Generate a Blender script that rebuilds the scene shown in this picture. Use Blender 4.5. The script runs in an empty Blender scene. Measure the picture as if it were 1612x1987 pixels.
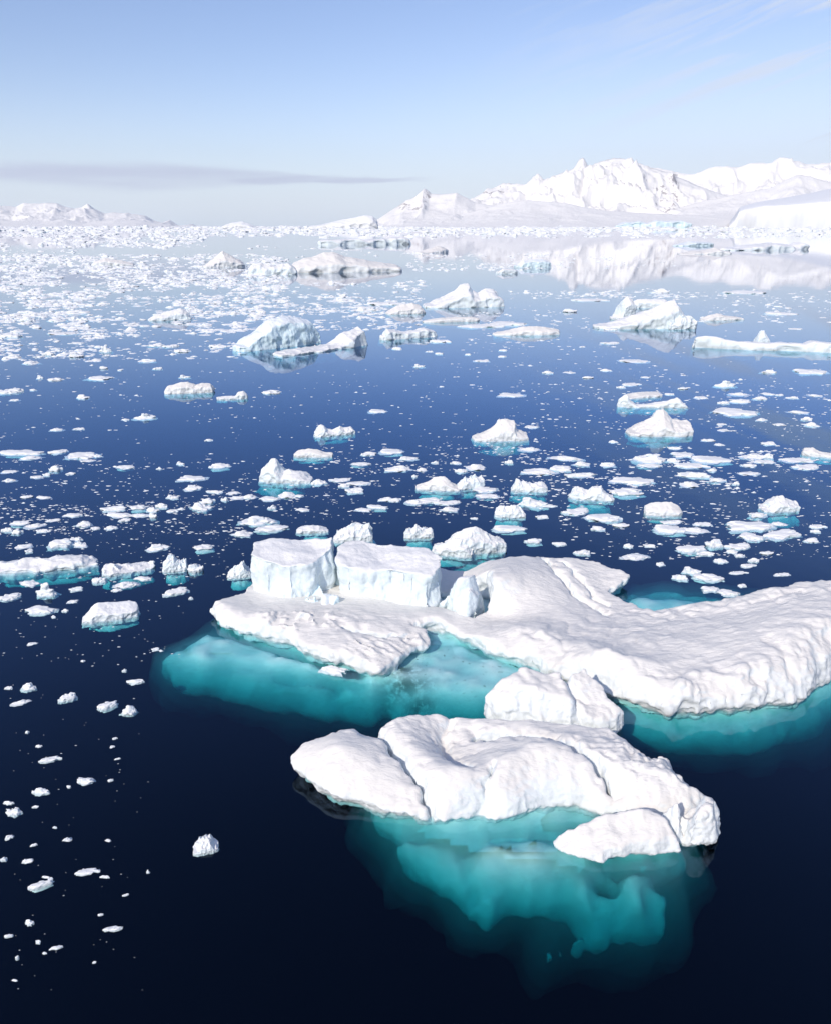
import bpy, math, numpy as np
from math import radians as R
sc = bpy.context.scene
C = bpy.context.collection
rng = np.random.default_rng(7)
f4 = np.float32

# ------------------------------------------------------------------ camera, world, sun, exposure
CAM_H = 20.0; FOC = 1450.0; HOR = 437.0; CX = 806.0; CY = 993.5
PITCH = math.atan((CY-HOR)/FOC)
SUN_EL = 36.0; SUN_AZ = 213.0          # azimuth of the sun, degrees clockwise from +Y (behind-left of the camera)
cam_d = bpy.data.cameras.new("camera"); cam = bpy.data.objects.new("camera", cam_d); C.objects.link(cam)
cam.location = (0, 0, CAM_H); cam.rotation_euler = (R(90)-PITCH, 0, 0)
cam_d.sensor_fit = 'VERTICAL'; cam_d.sensor_height = 36.0; cam_d.lens = 36.0*FOC/1987.0
cam_d.clip_start = 0.1; cam_d.clip_end = 200000
sc.camera = cam
sc.view_settings.view_transform = 'Standard'; sc.view_settings.look = 'None'
sc.view_settings.exposure = 0.66; sc.view_settings.gamma = 1.0
sc.cycles.max_bounces = 8; sc.cycles.transparent_max_bounces = 12; sc.cycles.volume_bounces = 1
sc.cycles.diffuse_bounces = 3; sc.cycles.glossy_bounces = 3
sc.cycles.caustics_reflective = False; sc.cycles.caustics_refractive = False

def N(nt, typ, **kw):
    n = nt.nodes.new(typ)
    for k, v in kw.items():
        if k == 'i':
            for a, b in v.items(): n.inputs[a].default_value = b
        else: setattr(n, k, v)
    return n
def L(nt, a, b): nt.links.new(a, b)
def M(nt, op, a, b=None, c=None, clamp=False):
    n = nt.nodes.new('ShaderNodeMath'); n.operation = op; n.use_clamp = clamp
    for k, v in enumerate((a, b, c)):
        if v is None: continue
        if isinstance(v, (int, float)): n.inputs[k].default_value = v
        else: L(nt, v, n.inputs[k])
    return n.outputs[0]

world = bpy.data.worlds.new("World"); sc.world = world; world.use_nodes = True
wt = world.node_tree; wt.nodes.clear()
sky = N(wt, 'ShaderNodeTexSky', sky_type='NISHITA', sun_disc=False, sun_elevation=R(SUN_EL), sun_rotation=R(SUN_AZ),
        altitude=0.0, air_density=1.0, dust_density=0.6, ozone_density=1.6)
tc = N(wt, 'ShaderNodeTexCoord'); sp = N(wt, 'ShaderNodeSeparateXYZ'); L(wt, tc.outputs['Generated'], sp.inputs[0])
X, Y, Z = sp.outputs
az = M(wt, 'ARCTAN2', X, Y)                       # 0 = straight ahead, + = right
el = M(wt, 'ARCSINE', Z)
def gauss(v, c, w):
    d = M(wt, 'DIVIDE', M(wt, 'SUBTRACT', v, c), w)
    return M(wt, 'EXPONENT', M(wt, 'MULTIPLY', M(wt, 'MULTIPLY', d, d), -1.0))
def sstep(v, a, b):
    n = N(wt, 'ShaderNodeMapRange', interpolation_type='SMOOTHSTEP', i={1: a, 2: b, 3: 0.0, 4: 1.0}); L(wt, v, n.inputs[0]); return n.outputs[0]
def cnoise(sx, sz, scale, detail, off=0.0, rough=0.55, shear=0.0):
    cb = N(wt, 'ShaderNodeCombineXYZ')
    L(wt, M(wt, 'MULTIPLY', az, sx), cb.inputs[0])
    L(wt, M(wt, 'MULTIPLY', M(wt, 'ADD', el, M(wt, 'MULTIPLY', az, shear)), sz), cb.inputs[1]); cb.inputs[2].default_value = off
    n = N(wt, 'ShaderNodeTexNoise', i={'Scale': scale, 'Detail': detail, 'Roughness': rough, 'Distortion': 0.3}); L(wt, cb.outputs[0], n.inputs['Vector']); return n.outputs[0]
# lens-shaped grey-lilac cloud low on the left
n1 = cnoise(3.0, 30.0, 1.3, 8, 3.1, 0.65)
line = M(wt, 'ADD', 0.053, M(wt, 'MULTIPLY', M(wt, 'SUBTRACT', n1, 0.5), 0.022))
wid = M(wt, 'ADD', 0.0025, M(wt, 'MULTIPLY', gauss(az, -0.34, 0.20), 0.013))
dd = M(wt, 'DIVIDE', M(wt, 'ABSOLUTE', M(wt, 'SUBTRACT', el, line)), wid)
band = M(wt, 'MULTIPLY', sstep(dd, 1.3, 0.35), sstep(az, 0.04, -0.06))
band = M(wt, 'MULTIPLY', band, M(wt, 'ADD', 0.42, M(wt, 'MULTIPLY', sstep(cnoise(5.0, 60.0, 1.2, 5, 9.0), 0.35, 0.65), 0.35)))
# high thin cirrus veil on the right, streaked
n2 = cnoise(1.3, 14.0, 2.4, 9, 0.7, 0.65, -0.30)
cir = M(wt, 'MULTIPLY', sstep(n2, 0.40, 0.62), sstep(az, -0.05, 0.55))
cir = M(wt, 'MULTIPLY', cir, gauss(el, 0.17, 0.16))
veil = M(wt, 'MULTIPLY', M(wt, 'MULTIPLY', sstep(az, -0.25, 0.5), gauss(el, 0.03, 0.13)), 0.55)
wisp = M(wt, 'MULTIPLY', sstep(cnoise(2.0, 26.0, 2.2, 6, 5.0), 0.62, 0.75), gauss(el, 0.085, 0.03))
cov = M(wt, 'MAXIMUM', M(wt, 'MAXIMUM', M(wt, 'MULTIPLY', cir, 1.0), veil), M(wt, 'MULTIPLY', wisp, 0.3))
low = M(wt, 'MULTIPLY', gauss(el, 0.0, 0.09), 0.75)
def mixc(fac, a, col):
    m = N(wt, 'ShaderNodeMix', data_type='RGBA'); L(wt, fac, m.inputs[0]); L(wt, a, m.inputs[6]); m.inputs[7].default_value = (*col, 1); return m.outputs[2]
tint = N(wt, 'ShaderNodeMix', data_type='RGBA', blend_type='MULTIPLY'); tint.inputs[0].default_value = 1.0; L(wt, sky.outputs[0], tint.inputs[6]); tint.inputs[7].default_value = (0.98, 0.93, 1.06, 1)
c = mixc(low, tint.outputs[2], (4.9, 5.7, 6.9))
c = mixc(cov, c, (4.9, 5.3, 6.2))
c = mixc(band, c, (3.9, 4.2, 5.4))
bg = N(wt, 'ShaderNodeBackground', i={'Strength': 0.093}); L(wt, c, bg.inputs[0])
wo = N(wt, 'ShaderNodeOutputWorld'); L(wt, bg.outputs[0], wo.inputs[0])

sd = bpy.data.lights.new("sun", 'SUN'); sd.energy = 2.05; sd.angle = R(0.5); sd.color = (1.0, 0.915, 0.79)
sun = bpy.data.objects.new("sun", sd); C.objects.link(sun)
sun.rotation_euler = (R(90-SUN_EL), 0, R(180-SUN_AZ))

# ------------------------------------------------------------------ numpy helpers
def P(px, py, z=0.0):
    """point of the world at height z seen at photo position px,py"""
    x = (px-CX)/FOC; yv = (CY-py)/FOC
    dy = math.cos(PITCH)+yv*math.sin(PITCH); dz = -math.sin(PITCH)+yv*math.cos(PITCH)
    t = (z-CAM_H)/dz
    return np.array((x*t, dy*t, z))
def tdist(py, z=0.0):
    dz = -math.sin(PITCH)+(CY-py)/FOC*math.cos(PITCH)
    return (z-CAM_H)/dz
def zat(py, dist):
    """height of the ray through row py at ground distance dist"""
    yv = (CY-py)/FOC
    return CAM_H+dist/(math.cos(PITCH)+yv*math.sin(PITCH))*(-math.sin(PITCH)+yv*math.cos(PITCH))

def _h(i, j, k, s):
    v = (i.astype(np.int64)*73856093) ^ (j.astype(np.int64)*19349663) ^ (k.astype(np.int64)*83492791) ^ (s*2654435761 & 0x7fffffff)
    v = (v ^ (v >> 13))*1274126177 & 0xffffffff; v = (v ^ (v >> 16))*2246822519 & 0xffffffff
    return (v ^ (v >> 15)) & 0xffffffff
_G = np.array([(1,1,0),(-1,1,0),(1,-1,0),(-1,-1,0),(1,0,1),(-1,0,1),(1,0,-1),(-1,0,-1),(0,1,1),(0,-1,1),(0,1,-1),(0,-1,-1)], f4)
def pn(x, y, z, s=0):
    x, y, z = np.broadcast_arrays(np.asarray(x, float), np.asarray(y, float), np.asarray(z, float))
    xi = np.floor(x); yi = np.floor(y); zi = np.floor(z)
    fx = x-xi; fy = y-yi; fz = z-zi
    u = fx*fx*fx*(fx*(fx*6-15)+10); v = fy*fy*fy*(fy*(fy*6-15)+10); w = fz*fz*fz*(fz*(fz*6-15)+10)
    out = 0
    for a in (0, 1):
        for b in (0, 1):
            for c_ in (0, 1):
                g = _G[_h(xi+a, yi+b, zi+c_, s) % 12]
                d = g[..., 0]*(fx-a)+g[..., 1]*(fy-b)+g[..., 2]*(fz-c_)
                out = out + d*(u if a else 1-u)*(v if b else 1-v)*(w if c_ else 1-w)
    return out
def fbm(x, y, z, s=0, o=4, lac=2.03, g=0.5):
    r = 0; a = 1.0
    for k in range(o):
        r = r + a*pn(x, y, z, s+k*17); a *= g; x, y, z = x*lac, y*lac, z*lac
    return r
def ridged(x, y, z, s=0, o=5, lac=2.1, g=0.5):
    r = 0; a = 1.0; w = 1.0
    for k in range(o):
        n = (1-np.abs(pn(x, y, z, s+k*31))*1.6)**2
        r = r + a*n*w; w = np.clip(n*1.4, 0, 1); a *= g; x, y, z = x*lac, y*lac, z*lac
    return r
def billow(x, y, z, s=0, o=3, g=0.5):
    r = 0; a = 1.0
    for k in range(o):
        r = r + a*np.abs(pn(x, y, z, s+k*13)); a *= g; x, y, z = x*2.07, y*2.07, z*2.07
    return r
def smax(a, b, k):
    h = np.clip(0.5+0.5*(a-b)/k, 0, 1)
    return a*h+b*(1-h)+k*h*(1-h)
def smin(a, b, k): return -smax(-a, -b, k)
def seg_d(x, y, pts):
    d = np.full(np.shape(x), 1e9)
    for (a, b) in zip(pts[:-1], pts[1:]):
        ex, ey = b[0]-a[0], b[1]-a[1]; l2 = ex*ex+ey*ey+1e-9
        t = np.clip(((x-a[0])*ex+(y-a[1])*ey)/l2, 0, 1)
        d = np.minimum(d, np.hypot(x-a[0]-t*ex, y-a[1]-t*ey))
    return d
def poly_d(x, y, pts):
    """signed distance to a closed polygon, negative inside"""
    pts = [tuple(p[:2]) for p in pts]
    d = seg_d(x, y, pts+[pts[0]]); ins = np.zeros(np.shape(x), bool); n = len(pts)
    for i in range(n):
        (x1, y1), (x2, y2) = pts[i], pts[(i+1) % n]
        if y1 == y2: continue
        c_ = ((y1 > y) != (y2 > y)) & (x < (x2-x1)*(y-y1)/(y2-y1)+x1)
        ins ^= c_
    return np.where(ins, -d, d)
def rbf(pts, x, y, cc=0.8):
    pts = np.array(pts, float); n = len(pts)
    D = np.sqrt((pts[:, None, 0]-pts[None, :, 0])**2+(pts[:, None, 1]-pts[None, :, 1])**2+cc*cc)
    A = np.zeros((n+3, n+3)); A[:n, :n] = D+np.eye(n)*0.02; A[:n, n] = 1; A[:n, n+1:n+3] = pts[:, :2]; A[n:, :n] = A[:n, n:].T
    w = np.linalg.solve(A, np.concatenate([pts[:, 2], [0, 0, 0]]))
    r = w[n]+w[n+1]*x+w[n+2]*y
    for i in range(n): r = r+w[i]*np.sqrt((x-pts[i, 0])**2+(y-pts[i, 1])**2+cc*cc)
    return r

def mesh_np(name, V, Q):
    me = bpy.data.meshes.new(name); V = np.ascontiguousarray(V, f4); Q = np.ascontiguousarray(Q, np.int32)
    k = Q.shape[1]
    me.vertices.add(len(V)); me.vertices.foreach_set('co', V.ravel())
    me.loops.add(Q.size); me.loops.foreach_set('vertex_index', Q.ravel())
    me.polygons.add(len(Q)); me.polygons.foreach_set('loop_start', np.arange(0, Q.size, k, dtype=np.int32))
    me.polygons.foreach_set('use_smooth', np.ones(len(Q), bool))
    me.update(calc_edges=True); return me
def normals(V, Q):
    a = V[Q[:, 2]]-V[Q[:, 0]]; b = V[Q[:, -1]]-V[Q[:, 1]]; n = np.cross(a, b)
    out = np.zeros_like(V)
    for k in range(Q.shape[1]):
        for c_ in range(3): out[:, c_] += np.bincount(Q[:, k], n[:, c_], len(V))
    return out/(np.linalg.norm(out, axis=1, keepdims=True)+1e-12)
def snet(F, x, y, z):
    """surface nets of the field F on the axes x,y,z (negative inside)"""
    F = F.astype(f4); S = F < 0; nx, ny, nz = F.shape
    cs = [S[a:nx-1+a, b:ny-1+b, c_:nz-1+c_] for a in (0, 1) for b in (0, 1) for c_ in (0, 1)]
    cnt = sum(s.astype(np.int8) for s in cs); act = (cnt > 0) & (cnt < 8)
    I, J, K = np.nonzero(act); n = len(I); idx = np.full(act.shape, -1, np.int32); idx[I, J, K] = np.arange(n)
    pos = np.zeros((n, 3)); num = np.zeros(n)
    cor = [(a, b, c_) for a in (0, 1) for b in (0, 1) for c_ in (0, 1)]
    fv = {q: F[I+q[0], J+q[1], K+q[2]].astype(float) for q in cor}
    for q in cor:
        for ax in range(3):
            if q[ax]: continue
            r = list(q); r[ax] = 1; r = tuple(r); A, B = fv[q], fv[r]; m = (A < 0) != (B < 0)
            t = np.where(m, A/np.where(m, A-B, 1), 0)
            p = np.array(q, float)[None]+0*pos; p[:, ax] = t
            pos += p*m[:, None]; num += m
    pos /= num[:, None]; dx, dy, dz = x[1]-x[0], y[1]-y[0], z[1]-z[0]
    V = np.stack([x[0]+(I+pos[:, 0])*dx, y[0]+(J+pos[:, 1])*dy, z[0]+(K+pos[:, 2])*dz], 1)
    qs = []
    for ax in range(3):
        sl0 = [slice(1, -1)]*3; sl1 = [slice(1, -1)]*3; sl0[ax] = slice(0, -1); sl1[ax] = slice(1, None)
        A = S[tuple(sl0)]; B = S[tuple(sl1)]; off = [1, 1, 1]; off[ax] = 0
        I, J, K = np.nonzero(A != B); fl = A[I, J, K]
        g = [I+off[0], J+off[1], K+off[2]]; o1, o2 = (ax+1) % 3, (ax+2) % 3
        def cell(a, b):
            h = [g[0].copy(), g[1].copy(), g[2].copy()]; h[o1] -= a; h[o2] -= b; return idx[h[0], h[1], h[2]]
        q = np.stack([cell(1, 1), cell(0, 1), cell(0, 0), cell(1, 0)], 1); q[~fl] = q[~fl][:, ::-1]; qs.append(q)
    return V, np.concatenate(qs)
def displace(V, Q, fn, times=1):
    for _ in range(times):
        n = normals(V, Q); V = V+n*fn(V, n)[:, None]
    return V
def axes(lo, hi, r): return [np.arange(l, h+r, r) for l, h in zip(lo, hi)]

def link(name, me, mat, parent=None):
    o = bpy.data.objects.new(name, me); C.objects.link(o)
    if parent: o.parent = parent
    if mat and not me.materials: me.materials.append(mat)
    return o
def tag(o, label=None, cat=None, group=None, kind=None):
    if label: o['label'] = label
    if cat: o['category'] = cat
    if group: o['group'] = group
    if kind: o['kind'] = kind
    return o
def empty(name, loc, label, cat, group=None):
    o = bpy.data.objects.new(name, None); C.objects.link(o); o.location = loc; o.empty_display_size = 0.3
    return tag(o, label, cat, group)

# ------------------------------------------------------------------ materials
def new_mat(name):
    m = bpy.data.materials.new(name); m.use_nodes = True; m.node_tree.nodes.clear(); return m, m.node_tree
def snow_mat(name, snow, ice, bump=0.05, scale=6.0, steep=(0.35, 0.75), rough=0.55, dirt=0.0, blue=1.0, streak=1.0):
    m, t = new_mat(name)
    g = N(t, 'ShaderNodeNewGeometry'); s = N(t, 'ShaderNodeSeparateXYZ'); L(t, g.outputs['Normal'], s.inputs[0])
    ns = N(t, 'ShaderNodeTexNoise', i={'Scale': scale*0.12, 'Detail': 5, 'Roughness': 0.6}); L(t, g.outputs['Position'], ns.inputs['Vector'])
    st = M(t, 'ADD', s.outputs[2], M(t, 'MULTIPLY', M(t, 'SUBTRACT', ns.outputs[0], 0.5), 0.9))
    mr = N(t, 'ShaderNodeMapRange', interpolation_type='SMOOTHSTEP', i={1: steep[0], 2: steep[1], 3: blue, 4: 0.0}); L(t, st, mr.inputs[0])
    mx = N(t, 'ShaderNodeMix', data_type='RGBA'); L(t, mr.outputs[0], mx.inputs[0]); mx.inputs[6].default_value = (*snow, 1); mx.inputs[7].default_value = (*ice, 1)
    col = mx.outputs[2]
    if dirt:
        n3 = N(t, 'ShaderNodeTexNoise', i={'Scale': scale*0.5, 'Detail': 6, 'Roughness': 0.7}); L(t, g.outputs['Position'], n3.inputs['Vector'])
        r3 = N(t, 'ShaderNodeMapRange', i={1: 0.58, 2: 0.78, 3: 0.0, 4: dirt}); L(t, n3.outputs[0], r3.inputs[0])
        m3 = N(t, 'ShaderNodeMix', data_type='RGBA'); L(t, r3.outputs[0], m3.inputs[0]); L(t, col, m3.inputs[6]); m3.inputs[7].default_value = (0.60, 0.59, 0.58, 1); col = m3.outputs[2]
    b = N(t, 'ShaderNodeBsdfPrincipled', i={'Roughness': rough, 'IOR': 1.31}); L(t, col, b.inputs['Base Color'])
    mpn = N(t, 'ShaderNodeMapping'); mpn.inputs['Rotation'].default_value = (0, 0, R(28)); mpn.inputs['Scale'].default_value = (1, streak, 1); L(t, g.outputs['Position'], mpn.inputs[0])
    nz = N(t, 'ShaderNodeTexNoise', i={'Scale': scale, 'Detail': 9, 'Roughness': 0.66, 'Distortion': 0.4}); L(t, mpn.outputs[0], nz.inputs['Vector'])
    bp = N(t, 'ShaderNodeBump', i={'Strength': 0.7, 'Distance': bump}); L(t, nz.outputs[0], bp.inputs['Height']); L(t, bp.outputs[0], b.inputs['Normal'])
    o = N(t, 'ShaderNodeOutputMaterial'); L(t, b.outputs[0], o.inputs[0]); return m
SNOW = snow_mat('snow', (0.84, 0.81, 0.765), (0.80, 0.87, 0.90), 0.12, 1.5, dirt=0.3, blue=.7, streak=3.0)
ICE = snow_mat('glacier_ice', (0.87, 0.86, 0.84), (0.74, 0.83, 0.86), 0.10, 2.5, steep=(0.3, 0.8), rough=0.35)
BLUEICE = snow_mat('blue_glacier_ice', (0.86, 0.90, 0.91), (0.70, 0.86, 0.91), 0.06, 1.2, steep=(0.3, 0.9), rough=0.3)
CHUNK = snow_mat('brash_snow', (0.89, 0.885, 0.87), (0.78, 0.85, 0.88), 0.05, 6.0, dirt=0.1)
FARSNOW = snow_mat('far_snow', (0.88, 0.88, 0.87), (0.84, 0.87, 0.89), 0.6, 0.02, steep=(0.1, 0.4))
def sub_mat():
    m, t = new_mat('submerged_ice')
    g = N(t, 'ShaderNodeNewGeometry')
    n = N(t, 'ShaderNodeTexNoise', i={'Scale': 0.55, 'Detail': 6, 'Roughness': 0.6, 'Distortion': 0.6}); L(t, g.outputs['Position'], n.inputs['Vector'])
    cr = N(t, 'ShaderNodeMix', data_type='RGBA'); cr.inputs[6].default_value = (0.74, 0.84, 0.84, 1); cr.inputs[7].default_value = (0.96, 0.98, 0.97, 1)
    mr = N(t, 'ShaderNodeMapRange', i={1: 0.35, 2: 0.6, 3: 0.0, 4: 1.0}); L(t, n.outputs[0], mr.inputs[0]); L(t, mr.outputs[0], cr.inputs[0])
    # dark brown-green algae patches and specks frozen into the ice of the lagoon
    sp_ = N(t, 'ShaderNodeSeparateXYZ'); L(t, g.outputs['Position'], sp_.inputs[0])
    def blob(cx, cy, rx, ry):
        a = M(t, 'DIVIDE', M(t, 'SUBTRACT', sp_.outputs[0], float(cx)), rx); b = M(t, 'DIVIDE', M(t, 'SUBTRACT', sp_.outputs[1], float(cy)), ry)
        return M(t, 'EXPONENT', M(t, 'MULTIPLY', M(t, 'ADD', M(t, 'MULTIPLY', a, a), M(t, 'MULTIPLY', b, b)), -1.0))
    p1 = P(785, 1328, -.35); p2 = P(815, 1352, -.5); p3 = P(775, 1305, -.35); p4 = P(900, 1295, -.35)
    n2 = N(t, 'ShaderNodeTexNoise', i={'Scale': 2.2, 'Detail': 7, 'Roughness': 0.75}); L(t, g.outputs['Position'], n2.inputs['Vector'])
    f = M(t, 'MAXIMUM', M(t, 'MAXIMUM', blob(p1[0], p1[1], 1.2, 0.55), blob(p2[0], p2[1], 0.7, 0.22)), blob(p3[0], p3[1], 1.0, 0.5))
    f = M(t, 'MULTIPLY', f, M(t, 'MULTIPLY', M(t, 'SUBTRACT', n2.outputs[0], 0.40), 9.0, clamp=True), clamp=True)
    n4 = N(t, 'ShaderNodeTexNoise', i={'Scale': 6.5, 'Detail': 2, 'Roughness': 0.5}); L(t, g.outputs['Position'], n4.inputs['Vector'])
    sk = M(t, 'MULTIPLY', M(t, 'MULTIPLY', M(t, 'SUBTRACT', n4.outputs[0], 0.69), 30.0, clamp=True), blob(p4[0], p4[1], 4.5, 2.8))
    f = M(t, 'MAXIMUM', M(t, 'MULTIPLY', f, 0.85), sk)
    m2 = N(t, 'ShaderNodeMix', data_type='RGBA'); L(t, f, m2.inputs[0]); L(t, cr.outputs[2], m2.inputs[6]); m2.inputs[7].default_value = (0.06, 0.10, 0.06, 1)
    b = N(t, 'ShaderNodeBsdfDiffuse'); L(t, m2.outputs[2], b.inputs[0])
    o = N(t, 'ShaderNodeOutputMaterial'); L(t, b.outputs[0], o.inputs[0]); return m
SUB = sub_mat()
def water_mat():
    m, t = new_mat('sea_water')
    g = N(t, 'ShaderNodeNewGeometry')
    mp = N(t, 'ShaderNodeMapping'); mp.inputs['Scale'].default_value = (0.8, 1.3, 1); L(t, g.outputs['Position'], mp.inputs[0])
    n1 = N(t, 'ShaderNodeTexNoise', i={'Scale': 0.9, 'Detail': 4, 'Roughness': 0.5}); L(t, mp.outputs[0], n1.inputs['Vector'])
    n2 = N(t, 'ShaderNodeTexNoise', i={'Scale': 0.06, 'Detail': 2, 'Roughness': 0.5}); L(t, mp.outputs[0], n2.inputs['Vector'])
    mr = N(t, 'ShaderNodeMapRange', i={1: 0.35, 2: 0.65, 3: 0.25, 4: 1.0}); L(t, n2.outputs[0], mr.inputs[0])
    bp = N(t, 'ShaderNodeBump', i={'Strength': 1.0, 'Distance': 0.004}); L(t, M(t, 'MULTIPLY', n1.outputs[0], mr.outputs[0]), bp.inputs['Height'])
    dt = N(t, 'ShaderNodeVectorMath', operation='DOT_PRODUCT'); L(t, g.outputs['Incoming'], dt.inputs[0]); L(t, bp.outputs[0], dt.inputs[1])
    cs = M(t, 'SUBTRACT', 1.0, M(t, 'ABSOLUTE', dt.outputs['Value']), clamp=True)
    fr = M(t, 'ADD', 0.034, M(t, 'MULTIPLY', 0.98, M(t, 'POWER', cs, 3.2)), clamp=True)   # same reflectance seen from above or below
    gl = N(t, 'ShaderNodeBsdfGlossy', i={'Roughness': 0.015})
    gf = N(t, 'ShaderNodeMapRange', interpolation_type='SMOOTHSTEP', i={1: 0.72, 2: 0.995, 3: 0.0, 4: 1.0}); L(t, cs, gf.inputs[0])
    gm = N(t, 'ShaderNodeMix', data_type='RGBA'); gm.inputs[6].default_value = (0.44, 0.66, 1, 1); gm.inputs[7].default_value = (0.97, 0.98, 1, 1); L(t, gf.outputs[0], gm.inputs[0]); L(t, gm.outputs[2], gl.inputs['Color'])  # reflection tinted blue at steep angles, standing in for a bluer mirrored sky
    L(t, bp.outputs[0], gl.inputs['Normal'])
    tr = N(t, 'ShaderNodeBsdfTransparent')
    mx = N(t, 'ShaderNodeMixShader'); L(t, fr, mx.inputs[0]); L(t, tr.outputs[0], mx.inputs[1]); L(t, gl.outputs[0], mx.inputs[2])
    # absorption per metre (red, green, blue) = density * (1 - colour)
    va = N(t, 'ShaderNodeVolumeAbsorption', i={'Color': (0.0, 0.74, 0.775, 1), 'Density': 1.0})
    o = N(t, 'ShaderNodeOutputMaterial'); L(t, mx.outputs[0], o.inputs[0]); L(t, va.outputs[0], o.inputs[1]); return m
WATER = water_mat()
def soft_edge_mat():  # scattering medium added to give submerged ice a soft, glowing edge
    m, t = new_mat('soft_edge_scatter'); v = N(t, 'ShaderNodeVolumeScatter', i={'Color': (0.84, 0.98, 1.0, 1), 'Density': 0.24, 'Anisotropy': 0.2})
    o = N(t, 'ShaderNodeOutputMaterial'); L(t, v.outputs[0], o.inputs[1]); return m
SOFT_EDGE = soft_edge_mat()
def box_mesh(name, lo, hi):
    x0, y0, z0 = lo; x1, y1, z1 = hi
    V = [(x0,y0,z0),(x1,y0,z0),(x1,y1,z0),(x0,y1,z0),(x0,y0,z1),(x1,y0,z1),(x1,y1,z1),(x0,y1,z1)]
    Q = [(0,3,2,1),(4,5,6,7),(0,1,5,4),(1,2,6,5),(2,3,7,6),(3,0,4,7)]
    me = bpy.data.meshes.new(name); me.from_pydata(V, [], Q); me.update(); return me
w = link('water', box_mesh('water', (-30000, -3000, -45), (30000, 30000, 0)), WATER); tag(w, kind='structure')

# ------------------------------------------------------------------ mountains (real distances, real heights)
def rock_mat():
    m, t = new_mat('snow_and_rock')
    g = N(t, 'ShaderNodeNewGeometry'); s = N(t, 'ShaderNodeSeparateXYZ'); L(t, g.outputs['Normal'], s.inputs[0])
    a = N(t, 'ShaderNodeAttribute', attribute_name='rock')
    n = N(t, 'ShaderNodeTexNoise', i={'Scale': 0.006, 'Detail': 9, 'Roughness': 0.78}); L(t, g.outputs['Position'], n.inputs['Vector'])
    st = M(t, 'ADD', M(t, 'SUBTRACT', 0.90, s.outputs[2]), M(t, 'MULTIPLY', M(t, 'SUBTRACT', n.outputs[0], 0.5), 2.6))
    st = M(t, 'ADD', st, M(t, 'MULTIPLY', M(t, 'SUBTRACT', a.outputs['Fac'], 0.52), 1.0))
    mr = N(t, 'ShaderNodeMapRange', interpolation_type='SMOOTHSTEP', i={1: 0.50, 2: 0.62, 3: 0.0, 4: 0.8}); L(t, st, mr.inputs[0])
    mx = N(t, 'ShaderNodeMix', data_type='RGBA'); L(t, mr.outputs[0], mx.inputs[0]); mx.inputs[6].default_value = (0.93, 0.905, 0.86, 1); mx.inputs[7].default_value = (0.30, 0.27, 0.27, 1)
    b = N(t, 'ShaderNodeBsdfPrincipled', i={'Roughness': 0.8}); L(t, mx.outputs[2], b.inputs['Base Color'])
    bp = N(t, 'ShaderNodeBump', i={'Strength': 0.6, 'Distance': 25.0}); L(t, n.outputs[0], bp.inputs['Height']); L(t, bp.outputs[0], b.inputs['Normal'])
    o = N(t, 'ShaderNodeOutputMaterial'); L(t, b.outputs[0], o.inputs[0]); return m
ROCK = rock_mat()
def mountain(name, layers, px0, px1, d0, d1, nu=520, nv=150, seed=1, namp=1.0, rockf=None, sc_=1.0):
    """a fan-shaped height field; each layer = (distance, [(px, py) skyline], front width, back width, noise)"""
    u = np.linspace(px0, px1, nu); dv = d0*(d1/d0)**np.linspace(0, 1, nv)
    U, D = np.meshgrid(u, dv, indexing='ij')
    Xw = (U-CX)/FOC*D/ math.cos(PITCH) * 1.0; Xw = (U-CX)/FOC*D*0.98
    H = np.full(U.shape, -30.0)
    wx = fbm(Xw/2600*sc_, D/2600*sc_, 0.3, seed+5, 3)*700/sc_; wy = fbm(Xw/2600*sc_, D/2600*sc_, 7.3, seed+9, 3)*700/sc_
    rd = ridged((Xw+wx)/2300*sc_, (D+wy)/2700*sc_, 0.5, seed, 6)/1.9
    rd2 = ridged((Xw-wy*0.5)/600*sc_, (D+wx*0.5)/900*sc_, 2.5, seed+3, 4)/1.9
    for (dist, sil, fw, bw, na) in layers:
        xs = [p[0] for p in sil]; hs = np.array([zat(p[1], dist) for p in sil])
        t = np.where(D < dist, (dist-D)/fw, (D-dist)/bw)
        Us = U+np.clip(t, 0, 1)*60*fbm(U/50.0, D/1500, .4, seed+70, 3)*(18000/dist)**.5+np.clip(t, 0, 1)*40*(U > 0)*.6
        h = np.interp(Us, xs, hs, left=-60, right=-60)
        prof = np.clip(1-t, 0, 1); prof = prof**1.25*(0.55+0.45*prof)
        env = np.clip(1-np.abs(prof-0.55)*1.6, 0, 1)
        hh = h*prof*(1+na*namp*env*(rd-0.5)*1.0) + na*namp*h*0.30*(rd2-0.5)*np.clip(prof*3, 0, 1)*np.clip((1.02-prof)*6, 0.15, 1)
        H = np.maximum(H, np.where(h > 0, hh, -60)-4)
    me_V = np.stack([Xw, D, H], -1).reshape(-1, 3)
    i, j = np.meshgrid(np.arange(nu-1), np.arange(nv-1), indexing='ij'); a = (i*nv+j).ravel()
    Q = np.stack([a, a+nv, a+nv+1, a+1], 1)
    keep = me_V[Q][:, :, 2].max(1) > -25; Q = Q[keep]
    me = mesh_np(name, me_V, Q)
    at = me.attributes.new('rock', 'FLOAT', 'POINT')
    rk = np.zeros(U.shape) if rockf is None else rockf(U, D, H)
    at.data.foreach_set('value', rk.astype(f4).ravel())
    o = link(name, me, ROCK); tag(o, kind='structure'); return o
SIL_A = [(690,440),(735,426),(760,408),(790,388),(808,380),(822,366),(834,376),(850,377),(880,375),(900,384),(915,392),(935,395),(960,400),(1000,408),(1060,412),(1130,415),(1200,420)]
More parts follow.
